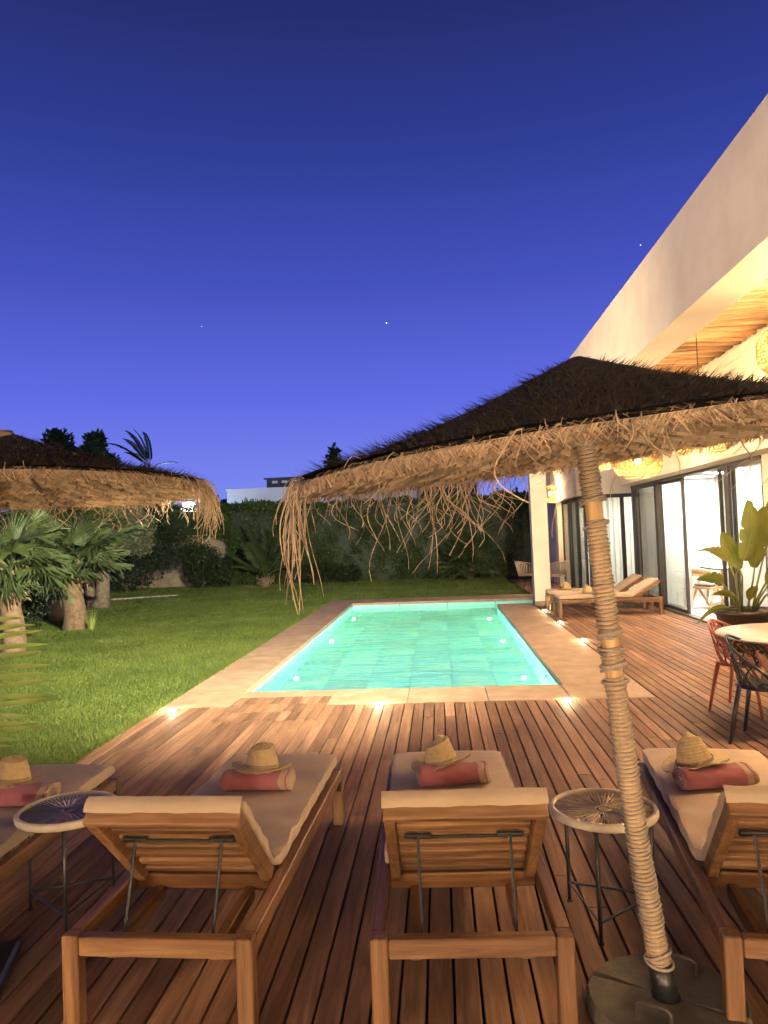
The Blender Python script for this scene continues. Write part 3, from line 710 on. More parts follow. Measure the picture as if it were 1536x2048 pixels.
# ---------------------------------------------------------------- sun loungers (local +Y runs to the foot end)
W2, LEN = .345, 1.93
def make_lounger(label, loc, rz, ang=50, seed=1, fold=True):
    rg = random.Random(seed)
    t = thing('sun_lounger', label, 'sun lounger', loc, rz, 'teak sun loungers with beige mattresses')
    for sx in (-1,1):
        MB().cbox(min(sx*W2,sx*(W2-.05)), max(sx*W2,sx*(W2-.05)), .062, LEN-.062, .265, .33, .005).build('side_rail', M['teak_y'], t)
        for y0 in (0, LEN-.06): MB().cbox(min(sx*W2,sx*(W2-.06)), max(sx*W2,sx*(W2-.06)), y0, y0+.06, 0, .332, .005).build('leg', M['teak_z'], t)
        MB().cbox(sx*.19-.02, sx*.19+.02, .062, .511, .225, .28, .004).build('runner', M['teak_y'], t)
    for y0 in (0, LEN-.06): MB().cbox(-W2+.062, W2-.062, y0+.002, y0+.052, .262, .328, .005).build('cross_rail', M['teak_x'], t)
    MB().cbox(-W2+.052, W2-.052, .512, .56, .262, .322, .005).build('cross_rail', M['teak_x'], t)
    for k in range(10):
        y = .60+k*.131; MB().cbox(-W2+.045, W2-.045, y, y+.075, .322, .340, .004).build('seat_slat', M['teak_x'], t)
    # backrest
    a = math.radians(ang); hy, hz = .53, .345; LB = .555; WB = W2-.018
    Mx = Matrix(((1,0,0,0),(0,-math.cos(a),math.sin(a),hy),(0,math.sin(a),math.cos(a),hz),(0,0,0,1)))   # local u along back, v = outward (upper face)
    for sx in (-1,1): 
        x = sx*(WB-.040); MB().cbox(min(x,x-sx*.04), max(x,x-sx*.04), 0, LB, -.058, .004, .004, Mx).build('back_stile', M['teak_y'], t)
    MB().cbox(-WB+.038, WB-.038, LB+.001, LB+.03, -.060, .006, .004, Mx).build('back_top_rail', M['teak_x'], t)
    for k in range(7):
        u = .018+k*.077; MB().cbox(-WB+.082, WB-.082, u, u+.040, -.024, -.004, .003, Mx).build('back_slat', M['teak_x'], t)
    MB().box(-WB+.086, WB-.086, .012, LB-.002, -.0032, -.0006, Mx).build('gap_shade_sheet', M['slat_gap_shade'], t)  # dark sheet that paints the shade between the back slats
    pr = MB(); u = .37
    top = [Mx @ Vector((sx*.17, u, -.036)) for sx in (-1,1)]; z1 = .232
    yb = max(.075, top[0].y-.22*math.cos(a)+.02) if ang > 40 else top[0].y+.10
    for i, sx in enumerate((-1,1)):
        foot = Vector((sx*.165, yb if ang > 40 else top[0].y+.02, z1))
        o = MB(); o.tube([top[i], top[i].lerp(foot,.5), foot], .0065, 6); o.build('prop_bar', M['black_metal'], t)
        o = MB(); o.cbox(sx*.17-.05, sx*.17+.05, u-.014, u+.014, -.037, -.0245, .003, Mx); o.build('prop_bracket', M['black_metal'], t)
    o = MB(); o.tube([top[0], top[1]], .005, 6); o.build('prop_rod', M['black_metal'], t); o = MB(); o.tube([(-.165, yb if ang>40 else top[0].y+.02, z1),(.165, yb if ang>40 else top[0].y+.02, z1)], .006, 6); o.build('prop_rod', M['black_metal'], t)
    # mattress: one continuous pad bent at the hinge
    path = []; n1, n2 = 34, 20; th = .075; y0 = LEN+.0
    nv = Vector((0, math.sin(a), math.cos(a))); uv = Vector((0,-math.cos(a),math.sin(a)))
    S = []
    for i in range(n1): S.append((Vector((0, y0-(y0-.56)*i/(n1-1), .341)), Vector((0,0,1))))
    for i in range(n2): u = .05+(LB+.02-.05)*i/(n2-1); S.append((Vector((0,hy,hz))+uv*u+nv*.004, nv))
    S = S[:n1] + [((S[n1-1][0]+S[n1][0])/2 + Vector((0,.003,-.004)), (S[n1-1][1]+S[n1][1]).normalized())] + S[n1:]
    ns = len(S); NX = 44; V = []; ph = rg.uniform(0,6)
    # (seam folds gather near the hinge)
    for i, (p, nn) in enumerate(S):
        e = min(i, ns-1-i); k = 1.0 if e > 1 else (.80, .95)[e]; hinge = math.exp(-((i-n1)/5.0)**2)
        tk = (th if i < n1 else .042)*(.80 if e == 0 else 1)*(1-.30*hinge)
        for j in range(NX):
            b2 = 2*PI*j/NX; cx, sx2 = math.cos(b2), math.sin(b2)
            x = (W2-.03 if i < n1 else WB-.035)*math.copysign(abs(cx)**.16, cx)*(1 if e > 0 else .985); h = .5+.5*math.copysign(abs(sx2)**.30, sx2)
            wr = 0
            if sx2 > -.2:
                wr = .010*hinge*math.sin(x*17+i*.9+ph)+.0105*math.exp(-((i-n1+7)/6.0)**2)*math.sin(x*11-i*1.15+ph*2)+.0022*math.sin(i*.6+x*9+ph)+.0015*math.sin(x*31+i*1.7)
            if e <= 1: wr += .0012*math.sin(x*23+ph)
            q = p + nn*(tk*h*k+ (1-k)*tk*.5 + wr*(1 if sx2 > .2 else .4)); V.append((x+.003*math.sin(i*1.3+ph)*(abs(cx)>.9), q.y, q.z))
    Fc = []
    for i in range(ns-1):
        for j in range(NX): q = (j+1)%NX; Fc.append((i*NX+j,(i+1)*NX+j,(i+1)*NX+q,i*NX+q))
    Fc += [tuple(range(NX)), tuple((ns-1)*NX+j for j in range(NX-1,-1,-1))]
    m = MB(); m.v = V; m.f = Fc; mt = m.build('mattress', M['canvas'], t, True)
    for jj in (3, 19):
        pp = MB(); pp.tube([V[i*NX+jj] for i in range(1, ns-1)], .0035, 5); pp.build('piping', M['canvas'], mt, True)
    if fold:   # cover pulled over the top rail, hanging down the back
        V = []; Fc = []; nx = 40
        for i in range(7):
            v = i/6
            for j in range(nx+1):
                x = -WB+.034+(2*WB-.068)*j/nx; uu = LB+.034+.010*math.sin(v*PI); dep = .040-.062*v
                w = .001*math.sin(j*.9+ph+v*2)+.0012*math.sin(j*.37+2*ph+3*v)
                V.append(tuple(Mx @ Vector((x, uu+w*v+.004, dep+w*.6))))
        for i in range(6):
            for j in range(nx): Fc.append((i*(nx+1)+j, i*(nx+1)+j+1, (i+1)*(nx+1)+j+1, (i+1)*(nx+1)+j))
        m = MB(); m.v = V; m.f = Fc; m.build('cover_flap', M['canvas'], mt, True)
    return t
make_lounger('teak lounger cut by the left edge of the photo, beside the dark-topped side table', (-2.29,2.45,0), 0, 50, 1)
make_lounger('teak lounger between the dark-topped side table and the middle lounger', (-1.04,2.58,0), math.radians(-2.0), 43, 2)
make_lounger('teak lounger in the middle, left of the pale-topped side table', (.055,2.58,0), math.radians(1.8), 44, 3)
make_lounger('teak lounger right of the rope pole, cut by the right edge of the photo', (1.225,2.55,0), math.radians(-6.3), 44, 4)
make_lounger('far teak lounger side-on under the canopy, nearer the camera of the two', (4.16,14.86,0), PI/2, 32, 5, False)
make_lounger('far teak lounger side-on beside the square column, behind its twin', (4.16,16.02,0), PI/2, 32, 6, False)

# ---------------------------------------------------------------- towels and straw hats
def towel(label, loc, rz, L=.35, w=.15, h=.09, seed=1):
    rg = random.Random(seed); t = thing('rolled_towel', label, 'towel', loc, rz, 'rolled coral towels on the loungers')
    def roll(x0, x1, grow, mat, name, par):
        m = MB(); n = 30; k = 18; V = []; Fc = []
        for i in range(k+1):
            x = x0+(x1-x0)*i/k; e = .0 if 0 < i < k else .06
            for j in range(n):
                a = 2*PI*j/n; c, s = math.cos(a), math.sin(a); wob = 1+.035*math.sin(x*38+3*a+seed)+.03*math.sin(a*2+x*13)+.03*math.sin(x*90+a*7)+.025*math.sin(x*55-a*4+seed)
                V.append((x+.006*math.sin(a*3+seed), (w/2+grow)*wob*(1-e)*math.copysign(abs(c)**.75,c), h/2+(h/2+grow)*(1-e)*math.copysign(abs(s)**.7,s)*(wob if s > 0 else 1)))
        for i in range(k):
            for j in range(n): q = (j+1)%n; Fc.append((i*n+j,i*n+q,(i+1)*n+q,(i+1)*n+j))
        Fc += [tuple(range(n-1,-1,-1)), tuple(k*n+j for j in range(n))]
        m.v = V; m.f = Fc; return m.build(name, M[mat], par, True)
    b = roll(-L/2, L/2, 0, 'coral_towel', 'roll', t); roll(L/2-.052, L/2-.018, .0025, 'beige_towel', 'stripe_band', t); roll(L/2-.010, L/2+.006, .0022, 'beige_towel', 'stripe_band', t)
    sp_ = MB(); pts = [((w/2*.92)*(1-i/46)*math.cos(i*.42), h/2+(h/2*.9)*(1-i/46)*math.sin(i*.42)) for i in range(42)]
    for sx in (-1,1): sp_ = MB(); sp_.tube([(sx*(L/2+.004), y, z) for y, z in pts], .0032, 4, False); sp_.build('rolled_edge', M['beige_towel'], t, True)
def hat(label, loc, rz, tilt=(0,0), s=1.0, seed=1):
    t = thing('straw_hat', label, 'straw hat', loc, rz, 'straw hats on the loungers'); t.rotation_euler = (tilt[0], tilt[1], rz)
    prof = []; n = 60
    for i in range(n+1):
        u = i/n
        if u < .78: k = u/.78; r = .090-.030*k**1.1; z = .104*k
        else: k = (u-.78)/.22; r = .058*(1-k)+.0008; z = .104+.010*math.sin(k*PI*.6)
        rd = .0022*(abs(math.sin(u*n*PI/4.5))-.5); prof.append(((r+rd)*s, (z+ (rd if u >= .78 else 0))*s))
    MB().lathe(prof, 36, fun=lambda r,z,a: (r*(1+.03*math.sin(2*a+seed)+.012*math.sin(22*a+z*260)), z*(1-(.34 if seed == 5 else .04+.05*(seed%4))*math.cos(a+seed)*(z/.115 if z>.05 else 0)))).build('crown', M['hat_straw'], t, True)
    pb = []
    for i in range(25):
        u = i/24; r = .080+.080*u; pb.append(((r)*s, (.002+.0018*abs(math.sin(i*PI/2.6))+.006*u*u)*s))
    pb += [(.157*s,.003*s),(.085*s,-.002*s)]
    MB().lathe(pb, 48, fun=lambda r,z,a: (r*(1+.006*math.sin(9*a)), z+ (max(0,r-.09)/.09)*.016*math.sin(2*a+seed)+(max(0,r-.12)/.05)*.004*math.sin(17*a))).build('brim', M['hat_straw'], t, True)
    MB().lathe([(.0895*s,.004),(.0905*s,.012*s),(.0885*s,.020*s)], 32).build('hat_band', M['dead_frond'], t, True)
TZ = .418
towel('rolled coral towel on the lounger at the left edge', (-2.17,3.68,TZ), .10, seed=1)
towel('rolled coral towel on the lounger beside the dark-topped table', (-.985,3.86,TZ), .03, seed=2)
towel('rolled coral towel on the middle lounger', (.02,3.90,TZ), .17, seed=3)
towel('rolled coral towel on the lounger right of the rope pole', (1.29,3.80,TZ), .21, seed=4)
hat('straw hat behind the towel at the left edge', (-2.27,3.80,TZ+.082), .0, (-.10,.06), 1.0, 1)
hat('straw hat behind the towel on the lounger beside the dark-topped table', (-.985,3.955,TZ+.080), .1, (-.12,.05), 1.0, 2)
hat('straw hat leaning on the towel of the middle lounger', (-.035,3.985,TZ+.080), .1, (-.10,-.16), 1.0, 3)
hat('dented straw hat leaning on the towel right of the rope pole', (1.235,3.90,TZ+.084), .1, (-.08,-.20), 1.02, 5)
hat('straw hat lying on the far lounger beside the square column', (2.62,15.95,TZ), .3, (0,.06), 1.2, 6)
hat('straw hat lying on the far lounger nearer the camera', (2.86,14.95,TZ), 1.3, (.04,0), 1.2, 7)
# ---------------------------------------------------------------- side tables
def side_table(label, loc, rz, R=.225, Ht=.49, dark=False):
    t = thing('side_table', label, 'side table', loc, rz, 'round corded side tables with glass tops')
    m = MB(); n = 64
    m.lathe([(R-.016,Ht-.034),(R-.003,Ht-.036),(R+.004,Ht-.028),(R+.004,Ht-.008),(R-.004,Ht-.001),(R-.016,Ht-.002),(R-.016,Ht-.034)], n, fun=lambda r,z,a: (r+.0012*math.sin(110*a), z)).build('rim', M['chair_rope'], t, True)
    s = MB(); 
    for i in range(72):
        a = 2*PI*i/72; b2 = a + .9*(1 if i%2 else -1)*.12
        s.tube([((R-.012)*math.cos(a),(R-.012)*math.sin(a),Ht-.016),(.034*math.cos(b2),.034*math.sin(b2),Ht-.018)], .0026 if not dark else .0028, 4, False)
    s.build('cords', M['charcoal_fabric' if dark else 'chair_rope'], t, kind='stuff')
    h = MB(); h.tube([(.034*math.cos(2*PI*j/24),.034*math.sin(2*PI*j/24),Ht-.018) for j in range(25)], .004, 6, False); h.build('hub_ring', M['charcoal_fabric' if dark else 'chair_rope'], t, True)
    MB().lathe([(.0005,Ht-.008),(R-.016,Ht-.008),(R-.014,Ht-.005),(R-.016,Ht-.002),(.0005,Ht-.002)], n).build('glass_top', M['table_glass'], t)
    P = [((R-.012)*math.cos(2*PI*k/3), (R-.012)*math.sin(2*PI*k/3)) for k in range(3)]
    for k in range(3):
        x, y = P[k]; o = MB(); o.tube([(x,y,.006),(x,y,Ht-.03)], .0085, 8); o.build('leg', M['black_metal'], t, True)
        o = MB(); o.lathe([(.0005,0),(.013,0),(.013,.008),(.0085,.009)], 10, (x,y,0)); o.build('foot', M['black_metal'], t)
        x2, y2 = P[(k+1)%3]; o = MB(); o.tube([(x,y,.085),(x2,y2,.085)], .0055, 6); o.build('brace', M['black_metal'], t)
side_table('dark corded round side table at the left edge, between two loungers', (-1.78,3.43,0), math.radians(52), dark=True)
side_table('pale corded round side table beside the rope pole', (.665,3.36,0), math.radians(130))

# ---------------------------------------------------------------- chairs
def lattice_chair(label, loc, rz, mat, seed):
    """bucket chair with an irregular open lattice shell; faces local +Y"""
    rg = random.Random(seed); t = thing('lattice_chair', label, 'chair', loc, rz, 'lattice bucket chairs at the round table')
    def P(u, v):       # u -1..1 round the back, v 0..1 up
        ang = u*1.95; top = .80-.29*abs(u)**1.5; z = .43+(top-.43)*v; r = .20+.075*v
        return Vector((r*1.06*math.sin(ang), -r*math.cos(ang)*1.08+.03, z))
    m = MB(); NU, NV = 13, 5; pt = {}
    for i in range(NU+1):
        for j in range(NV+1):
            u = -1+2*(i+(.5 if j%2 else 0))/NU; u = max(-1,min(1,u)); 
            uu = u + (rg.uniform(-.06,.06) if abs(u)<.97 else 0); v = j/NV + (rg.uniform(-.07,.07) if 0<j<NV else 0); pt[i,j] = (uu, v)
    def seg(a, b, r=.0075):
        m.tube([P(a[0]+(b[0]-a[0])*k/3, a[1]+(b[1]-a[1])*k/3) for k in range(4)], r, 6, False)
    for i in range(NU+1):
        for j in range(NV):
            o = (i, i-1) if j%2 == 0 else (i+1, i)
            for q in o:
                if (q, j+1) in pt and rg.random() < .80: seg(pt[i,j], pt[q,j+1])
        for j in (1,2,3,4):
            if (i+1,j) in pt and rg.random() < .22: seg(pt[i,j], pt[i+1,j])
    m.build('lattice_shell', M[mat], t, True)
    m = MB(); m.tube([P(-1+2*k/24, 1) for k in range(25)], .011, 8); m.tube([P(-1, k/5) for k in range(6)], .010, 8); m.tube([P(1, k/5) for k in range(6)], .010, 8); m.tube([P(-1+2*k/24, 0) for k in range(25)], .011, 8); m.build('rim', M[mat], t, True)
    m = MB(); m.lathe([(.0005,.455),(.17,.452),(.215,.445),(.225,.432),(.215,.42),(.0005,.425)], 28, fun=lambda r,z,a: (r, z-.012*(1-min(1,r/.2)))).build('seat', M[mat], t, True)
    for sx in (-1,1):
        for sy in (-1,1):
            o = MB(); o.tube([(sx*.165,sy*.15,.44),(sx*.20,sy*.19,.22),(sx*.225,sy*.225,.0)], [.021,.017,.013], 8); o.build('leg', M[mat], t, True)
lattice_chair('black lattice bucket chair at the round table, on the near side', (2.47,6.02,0), math.atan2(-.82,-.57), 'black_plastic', 3)
lattice_chair('orange lattice bucket chair at the far side of the round table', (2.68,7.0,0), math.atan2(-.74,-.67), 'orange_plastic', 5)
def round_table():
    t = thing('round_table', 'round dining table with a pale speckled top, cut by the right edge', 'table', (3.02,6.53,0))
    MB().lathe([(.0005,.75),(.685,.75),(.695,.743),(.69,.735),(.64,.722),(.0005,.720)][::-1], 64).build('tabletop', M['table_stone'], t, True)
    MB().lathe([(.0005,.0),(.30,.0),(.30,.012),(.10,.04),(.05,.10),(.045,.6),(.10,.70),(.22,.719)], 28).build('pedestal', M['black_metal'], t, True)
plain('table_stone', (.30,.26,.21), (.42,.37,.31), 14, .38, .05, 60)
round_table()
def rope_chair(label, loc, rz):
    t = thing('rope_chair', label, 'chair', loc, rz, 'pale rope armchairs on the far patio')
    def P(u, v): a = u*2.0; r = .24+.09*v; return Vector((r*math.sin(a), -r*math.cos(a), .42+(.40-.12*abs(u)**2)*v))
    m = MB(); m.tube([P(-1+2*k/24,1) for k in range(25)], .016, 8); m.tube([P(-1+2*k/24,0) for k in range(25)], .012, 8); m.build('hoop', M['chair_rope'], t, True)
    for k in range(26): o = MB(); u = -1+2*k/25; o.tube([P(u,0),P(u,.5),P(u,1)], .0085, 5); o.build('rope', M['chair_rope'], t, True)
    MB().lathe([(.0005,.46),(.22,.455),(.25,.44),(.24,.42),(.0005,.42)], 24).build('seat', M['canvas'], t, True)
    for sx in (-1,1):
        for sy in (-1,1): o = MB(); o.tube([(sx*.16,sy*.16,.42),(sx*.22,sy*.22,0)], .009, 6); o.build('leg', M['dark_metal'], t)
rope_chair('pale rope armchair left of the square column on the far patio', (2.43,21.3,0), math.radians(-70))
rope_chair('pale rope armchair right of the square column on the far patio', (3.12,20.6,0), math.radians(55))
def dining_chair():
    t = thing('dining_chair', 'pale wooden dining chair with angled legs and grey cushion inside the open doorway', 'chair', (5.30,15.35,.02), math.radians(-62))
    for sx in (-1,1):
        for k, (a, b2) in enumerate((((sx*.22,-.20,.66),(sx*.22,-.02,0)), ((sx*.22,-.02,.64),(sx*.22,-.26,0)))):
            pass
        o = MB(); o.tube([(sx*.23,.06,.64),(sx*.23,-.26,0)], [.026,.02], 6); o.build('leg', M['pale_wood'], t)
        o = MB(); o.tube([(sx*.23,-.06,.42),(sx*.23,.24,0)], [.026,.02], 6); o.build('leg', M['pale_wood'], t)
        o = MB(); o.tube([(sx*.23,.08,.63),(sx*.24,-.18,.64),(sx*.22,-.27,.72)], .02, 6); o.build('arm', M['pale_wood'], t)
    MB().cbox(-.24,.24,-.22,.24,.38,.42,.008).build('seat', M['pale_wood'], t)
    m = MB(); m.tube([(-.23,-.20,.70),(-.12,-.27,.72),(0,-.29,.73),(.12,-.27,.72),(.23,-.20,.70)], .035, 8, True, 1.6); m.build('backrest', M['pale_wood'], t, True)
    MB().cbox(-.21,.21,-.19,.22,.421,.475,.018).build('cushion', M['charcoal_fabric'], t)
dining_chair()
def dining_table():
    t = thing('dining_table', 'dining table with a dark edged top inside the open doorway', 'table', (6.25,15.9,.02))
    MB().cbox(-.75,.75,-.5,.5,.72,.75,.005).build('tabletop', M['dark_metal'], t); MB().cbox(-.74,.74,-.49,.49,.7505,.758,.003).build('top_sheet', M['floor_tile'], t)
    for sx in (-1,1):
        for sy in (-1,1): o = MB(); o.tube([(sx*.6,sy*.38,.72),(sx*.66,sy*.42,0)], [.03,.022], 8); o.build('leg', M['pale_wood'], t)
dining_table()

# ---------------------------------------------------------------- person (only a bare foot shows at the right edge)
def person():
    t = thing('person', 'bare foot of a seated person propped on the black chair at the right edge', 'person', (0,0,0))
    m = MB()
    def limb(pts, rad): m.tube(pts, rad, 12, True)
    hip = Vector((3.62,5.52,.56)); ank = Vector((2.64,6.17,.545)); knee = Vector((3.14,5.86,.62))
    limb([hip+Vector((.04,.09,0)), knee.lerp(hip,.5)+Vector((0,.06,.02)), knee, knee.lerp(ank,.35)+Vector((0,0,.0)), knee.lerp(ank,.75), ank], [.085,.075,.058,.057,.042,.036])
    # foot: heel down on the chair, sole facing -X/+Y, toes up
    toe = Vector((-.52,.05,.85)).normalized(); f0 = ank+Vector((-.045,.02,-.055))
    limb([f0+Vector((.01,0,-.012)), f0+toe*.03+Vector((-.005,0,0)), f0+toe*.10+Vector((-.004,0,0)), f0+toe*.16], [.030,.036,.034,.033])
    m.ell(f0+Vector((0,0,-.005)), (.032,.030,.034))
    sd = Vector((.42,.9,0)).normalized()
    limb([f0+toe*.12-sd*.018, f0+toe*.165-sd*.024],[.026,.022]); limb([f0+toe*.12+sd*.018, f0+toe*.155+sd*.026],[.026,.020])
    for k, (o, L, r) in enumerate(((-.034,.062,.0125),(-.011,.056,.0095),(.007,.050,.009),(.023,.043,.0085),(.038,.036,.008))):
        b = f0+toe*(.158-.006*k)+sd*o; limb([b, b+toe*L*.55+Vector((-.006,0,0)), b+toe*L*.9+Vector((.004,0,0))], [r,r,r*.9])
    # other leg, trunk, arms, head
    h2 = hip+Vector((.04,-.10,0)); k2 = Vector((3.22,5.30,.52)); a2 = Vector((3.20,5.28,.09))
    limb([h2, h2.lerp(k2,.5)+Vector((0,0,.03)), k2, k2.lerp(a2,.4), a2], [.085,.076,.058,.055,.036]); limb([a2, a2+Vector((-.06,0,-.045)), a2+Vector((-.17,.01,-.062))], [.036,.034,.024])
    sh = Vector((3.80,5.52,1.08)); limb([Vector((3.66,5.52,.56)), Vector((3.70,5.52,.75)), Vector((3.75,5.52,.95)), sh], [.14,.125,.145,.12])
    limb([sh+Vector((0,-.16,-.02)), sh+Vector((0,.16,-.02))], [.07,.07]); limb([sh, sh+Vector((-.01,0,.10)), sh+Vector((-.015,0,.17))], [.06,.05,.05])
    for s in (-1,1):
        limb([sh+Vector((0,s*.18,-.02)), sh+Vector((-.02,s*.22,-.28)), sh+Vector((-.24,s*.17,-.36))], [.05,.042,.028]); hb_ = sh+Vector((-.25,s*.17,-.36))
        limb([hb_, hb_+Vector((-.07,-s*.01,-.005))], [.028,.034])
        for k in range(4): limb([hb_+Vector((-.07,(k-1.5)*.018,0)), hb_+Vector((-.11,(k-1.5)*.02,-.012)), hb_+Vector((-.135,(k-1.5)*.02,-.035))], [.0095,.009,.008])
        limb([hb_+Vector((-.03,-s*.03,0)), hb_+Vector((-.075,-s*.055,-.015))], [.011,.009])
    hd = sh+Vector((-.03,0,.27)); m.ell(hd, (.095,.075,.115), 16, 12); m.ell(hd+Vector((-.05,0,-.07)), (.045,.05,.045)); m.tube([hd+Vector((-.09,0,.01)), hd+Vector((-.118,0,-.025))], [.008,.014], 8)
    for s in (-1,1): m.ell(hd+Vector((.0,s*.078,-.005)), (.018,.010,.03))
    o = m.build('body', M['skin'], t, True); r = o.modifiers.new('Remesh', 'REMESH'); r.mode = 'VOXEL'; r.voxel_size = .0065; r.use_smooth_shade = True
    sm = o.modifiers.new('Smooth', 'SMOOTH'); sm.factor = .5; sm.iterations = 4
    c = MB(); c.tube([Vector((3.66,5.52,.60)), Vector((3.70,5.52,.75)), Vector((3.75,5.52,.95)), sh+Vector((0,0,.02))], [.155,.14,.16,.10], 14)
    for s in (-1,1): c.tube([sh+Vector((0,s*.10,-.01)), sh+Vector((0,s*.19,-.04)), sh+Vector((-.01,s*.215,-.18))], [.08,.068,.06], 12)
    o = c.build('shirt', M['white_shirt'], t, True); r = o.modifiers.new('Remesh', 'REMESH'); r.mode = 'VOXEL'; r.voxel_size = .012; r.use_smooth_shade = True
    c = MB(); c.ell((3.66,5.52,.58), (.16,.19,.12)); c.tube([hip+Vector((.04,.09,0)), hip.lerp(knee,.6)+Vector((0,.05,.02))], [.10,.085], 12); c.tube([h2, h2.lerp(k2,.6)+Vector((0,0,.03))], [.10,.085], 12)
    o = c.build('shorts', M['navy_shorts'], t, True); r = o.modifiers.new('Remesh', 'REMESH'); r.mode = 'VOXEL'; r.voxel_size = .012; r.use_smooth_shade = True
    c = MB(); c.ell(hd+Vector((.022,0,.03)), (.095,.086,.105), 16, 12); c.build('hair', M['hair'], t, True)
    for s in (-1,1): c = MB(); c.ell(hd+Vector((-.083,s*.032,.012)), (.012,.014,.010)); c.build('eye', M['white_paint'], t, True)
    c = MB(); c.tube([hd+Vector((-.092,-.022,-.062)), hd+Vector((-.098,0,-.060)), hd+Vector((-.092,.022,-.062))], .006, 6); c.build('mouth', M['terracotta'], t, True)
person()
lattice_chair('black lattice bucket chair under the seated person, out of the photo', (3.66,5.52,.0), PI/2+.2, 'black_plastic', 9)

# ---------------------------------------------------------------- planting
def fan_mesh(R, n=34, spread=250, fold=.018, droop=.25, seed=1, mat='fan_leaf', stalk=.5, wid=1.0):
    """fan palm leaf: petiole along +X from the origin, pleated blades round its end"""
    rg = random.Random(seed); m = MB(); m.tube([(0,0,0),(stalk*.5,0,.02*stalk),(stalk,0,0)], [.012,.010,.007], 5)
    for i in range(n):
        a = math.radians(-spread/2+spread*i/(n-1)); L = R*(.72+.28*math.cos(a*.75))*rg.uniform(.9,1.05); c, s = math.cos(a), math.sin(a); px, py = -s, c
        w = R*math.radians(spread)/n*.52*wid; pts = []
        for k, (u, ww) in enumerate(((.04,.10),(.35,.52),(.58,.42),(.82,.20),(1.0,.02))):
            d = -droop*R*u**2.4*(.35+.65*rg.uniform(.6,1.3)) ; x, y = stalk+L*u*c, L*u*s
            pts.append(((x-px*w*ww, y-py*w*ww, d-fold*u), (x, y, d+fold*u), (x+px*w*ww, y+py*w*ww, d-fold*u)))
        for k in range(4):
            A, B = pts[k], pts[k+1]; m.add([A[0],A[1],A[2],B[0],B[1],B[2]], [(0,1,4,3),(1,2,5,4)])
    return m.mesh('leaf', M[mat])
def frond_mesh(L, n=30, w=.03, ll=.3, droop=.5, seed=1, mat='fan_leaf', up=.5):
    """feather palm frond rising along +X/+Z then arching over"""
    rg = random.Random(seed); m = MB(); pts = []
    for i in range(9): u = i/8; pts.append(Vector((L*(u*(1-.12*u)), 0, L*(up*u-droop*u*u*1.05))))
    m.tube(pts, [.014*(1-.8*i/8)+.002 for i in range(9)], 5)
    for i in range(n):
        u = .14+.85*i/(n-1); k = min(7,int(u*8)); f = u*8-k; p = pts[k].lerp(pts[k+1], f); tg = (pts[k+1]-pts[k]).normalized(); l = ll*math.sin(PI*min(1,u*.85+.12))**.7*rg.uniform(.85,1.1)
        for s in (-1,1):
            dr = (tg*.62+Vector((0,s,0))*.85+Vector((0,0,.22))).normalized(); tip = p+dr*l-Vector((0,0,l*l*.55)); mid = p+dr*l*.5-Vector((0,0,l*l*.08)); wv = Vector((0,0,1)).cross(dr).normalized()*w*.5
            m.add([p, mid+wv, tip, mid-wv], [(0,1,2),(0,2,3)])
    return m.mesh('leaf', M[mat])
FANS = [fan_mesh(.62, 26, wid=.8, seed=k, droop=d, spread=s) for k, d, s in ((1,.15,230),(2,.35,255),(3,.5,220),(4,.25,200))]
def rot_leaf(o, az, el, roll=0, s=1.0):
    o.rotation_euler = (Matrix.Rotation(az,4,'Z') @ Matrix.Rotation(-el,4,'Y') @ Matrix.Rotation(roll,4,'X')).to_euler(); o.scale = (s,s,s)
def ringed_trunk(pts, rad, mat, t, n=14, name='trunk'):
    m = MB(); m.tube(pts, rad, n); return m.build(name, M[mat], t, True)
def fan_palm(label, loc, h, r, nl, s, seed, leaves=()):
    rg = random.Random(seed); t = thing('fan_palm', label, 'palm tree', loc, 0, 'fan palms on the lawn')
    k = 26; ringed_trunk([(.03*math.sin(i*.3),0,h*i/k) for i in range(k+1)], [r*(1.18-.35*(i/k))*(1+.035*(i%2)) for i in range(k+1)], 'bark', t)
    b = MB()
    for i in range(34):     # old leaf bases and shreds under the crown
        a = rg.uniform(0,2*PI); z = h*rg.uniform(.62,1.05); q = Vector((math.cos(a),math.sin(a),0)); p = q*r*.8+Vector((0,0,z))
        b.tube([p, p+q*rg.uniform(.05,.14)+Vector((0,0,rg.uniform(-.05,.12))), p+q*rg.uniform(.10,.22)+Vector((0,0,rg.uniform(-.22,.1)))], [.022,.016,.004], 4)
    b.build('leaf_bases', M['dead_frond'], t, kind='stuff')
    for i in range(nl):
        a = 2*PI*(i*.381966)+rg.uniform(-.2,.2); el = rg.uniform(.25,1.35) if i > 2 else rg.uniform(-.15,.3)
        o = link('leaf', FANS[rg.randrange(4)], t, loc=(0,0,h*.97)); rot_leaf(o, a, el, rg.uniform(-.6,.6), s*rg.uniform(.85,1.15))
    for a, el, ro, sc in leaves:
        o = link('leaf', FANS[1], t, loc=(0,0,h*.95)); rot_leaf(o, a, el, ro, sc)
    return t
fan_palm('stout fan palm on the lawn nearest the left edge', (-6.95,11.75,-.03), 1.45, .16, 18, 1.0, 11, ((-1.2,-.35,.2,.95),(-.3,.1,0,1.0)))
fan_palm('short stout fan palm on the lawn in front of the olive tree', (-7.65,15.2,-.03), 1.35, .21, 18, 1.15, 12, ((-1.3,-.1,.2,1.15),(-.5,.15,-.2,1.2),(0.1,.7,0,1.5)))
fan_palm('small fan palm against the dark hedge near the square column', (1.0,27.6,-.03), .30, .14, 22, 1.25, 13, ((-1.3,.9,0,1.6),(-1.8,.5,0,1.4)))
fan_palm('tall fan palm behind the left parasol beyond the olive tree', (-10.2,19.0,-.03), 2.0, .24, 24, 1.6, 14)
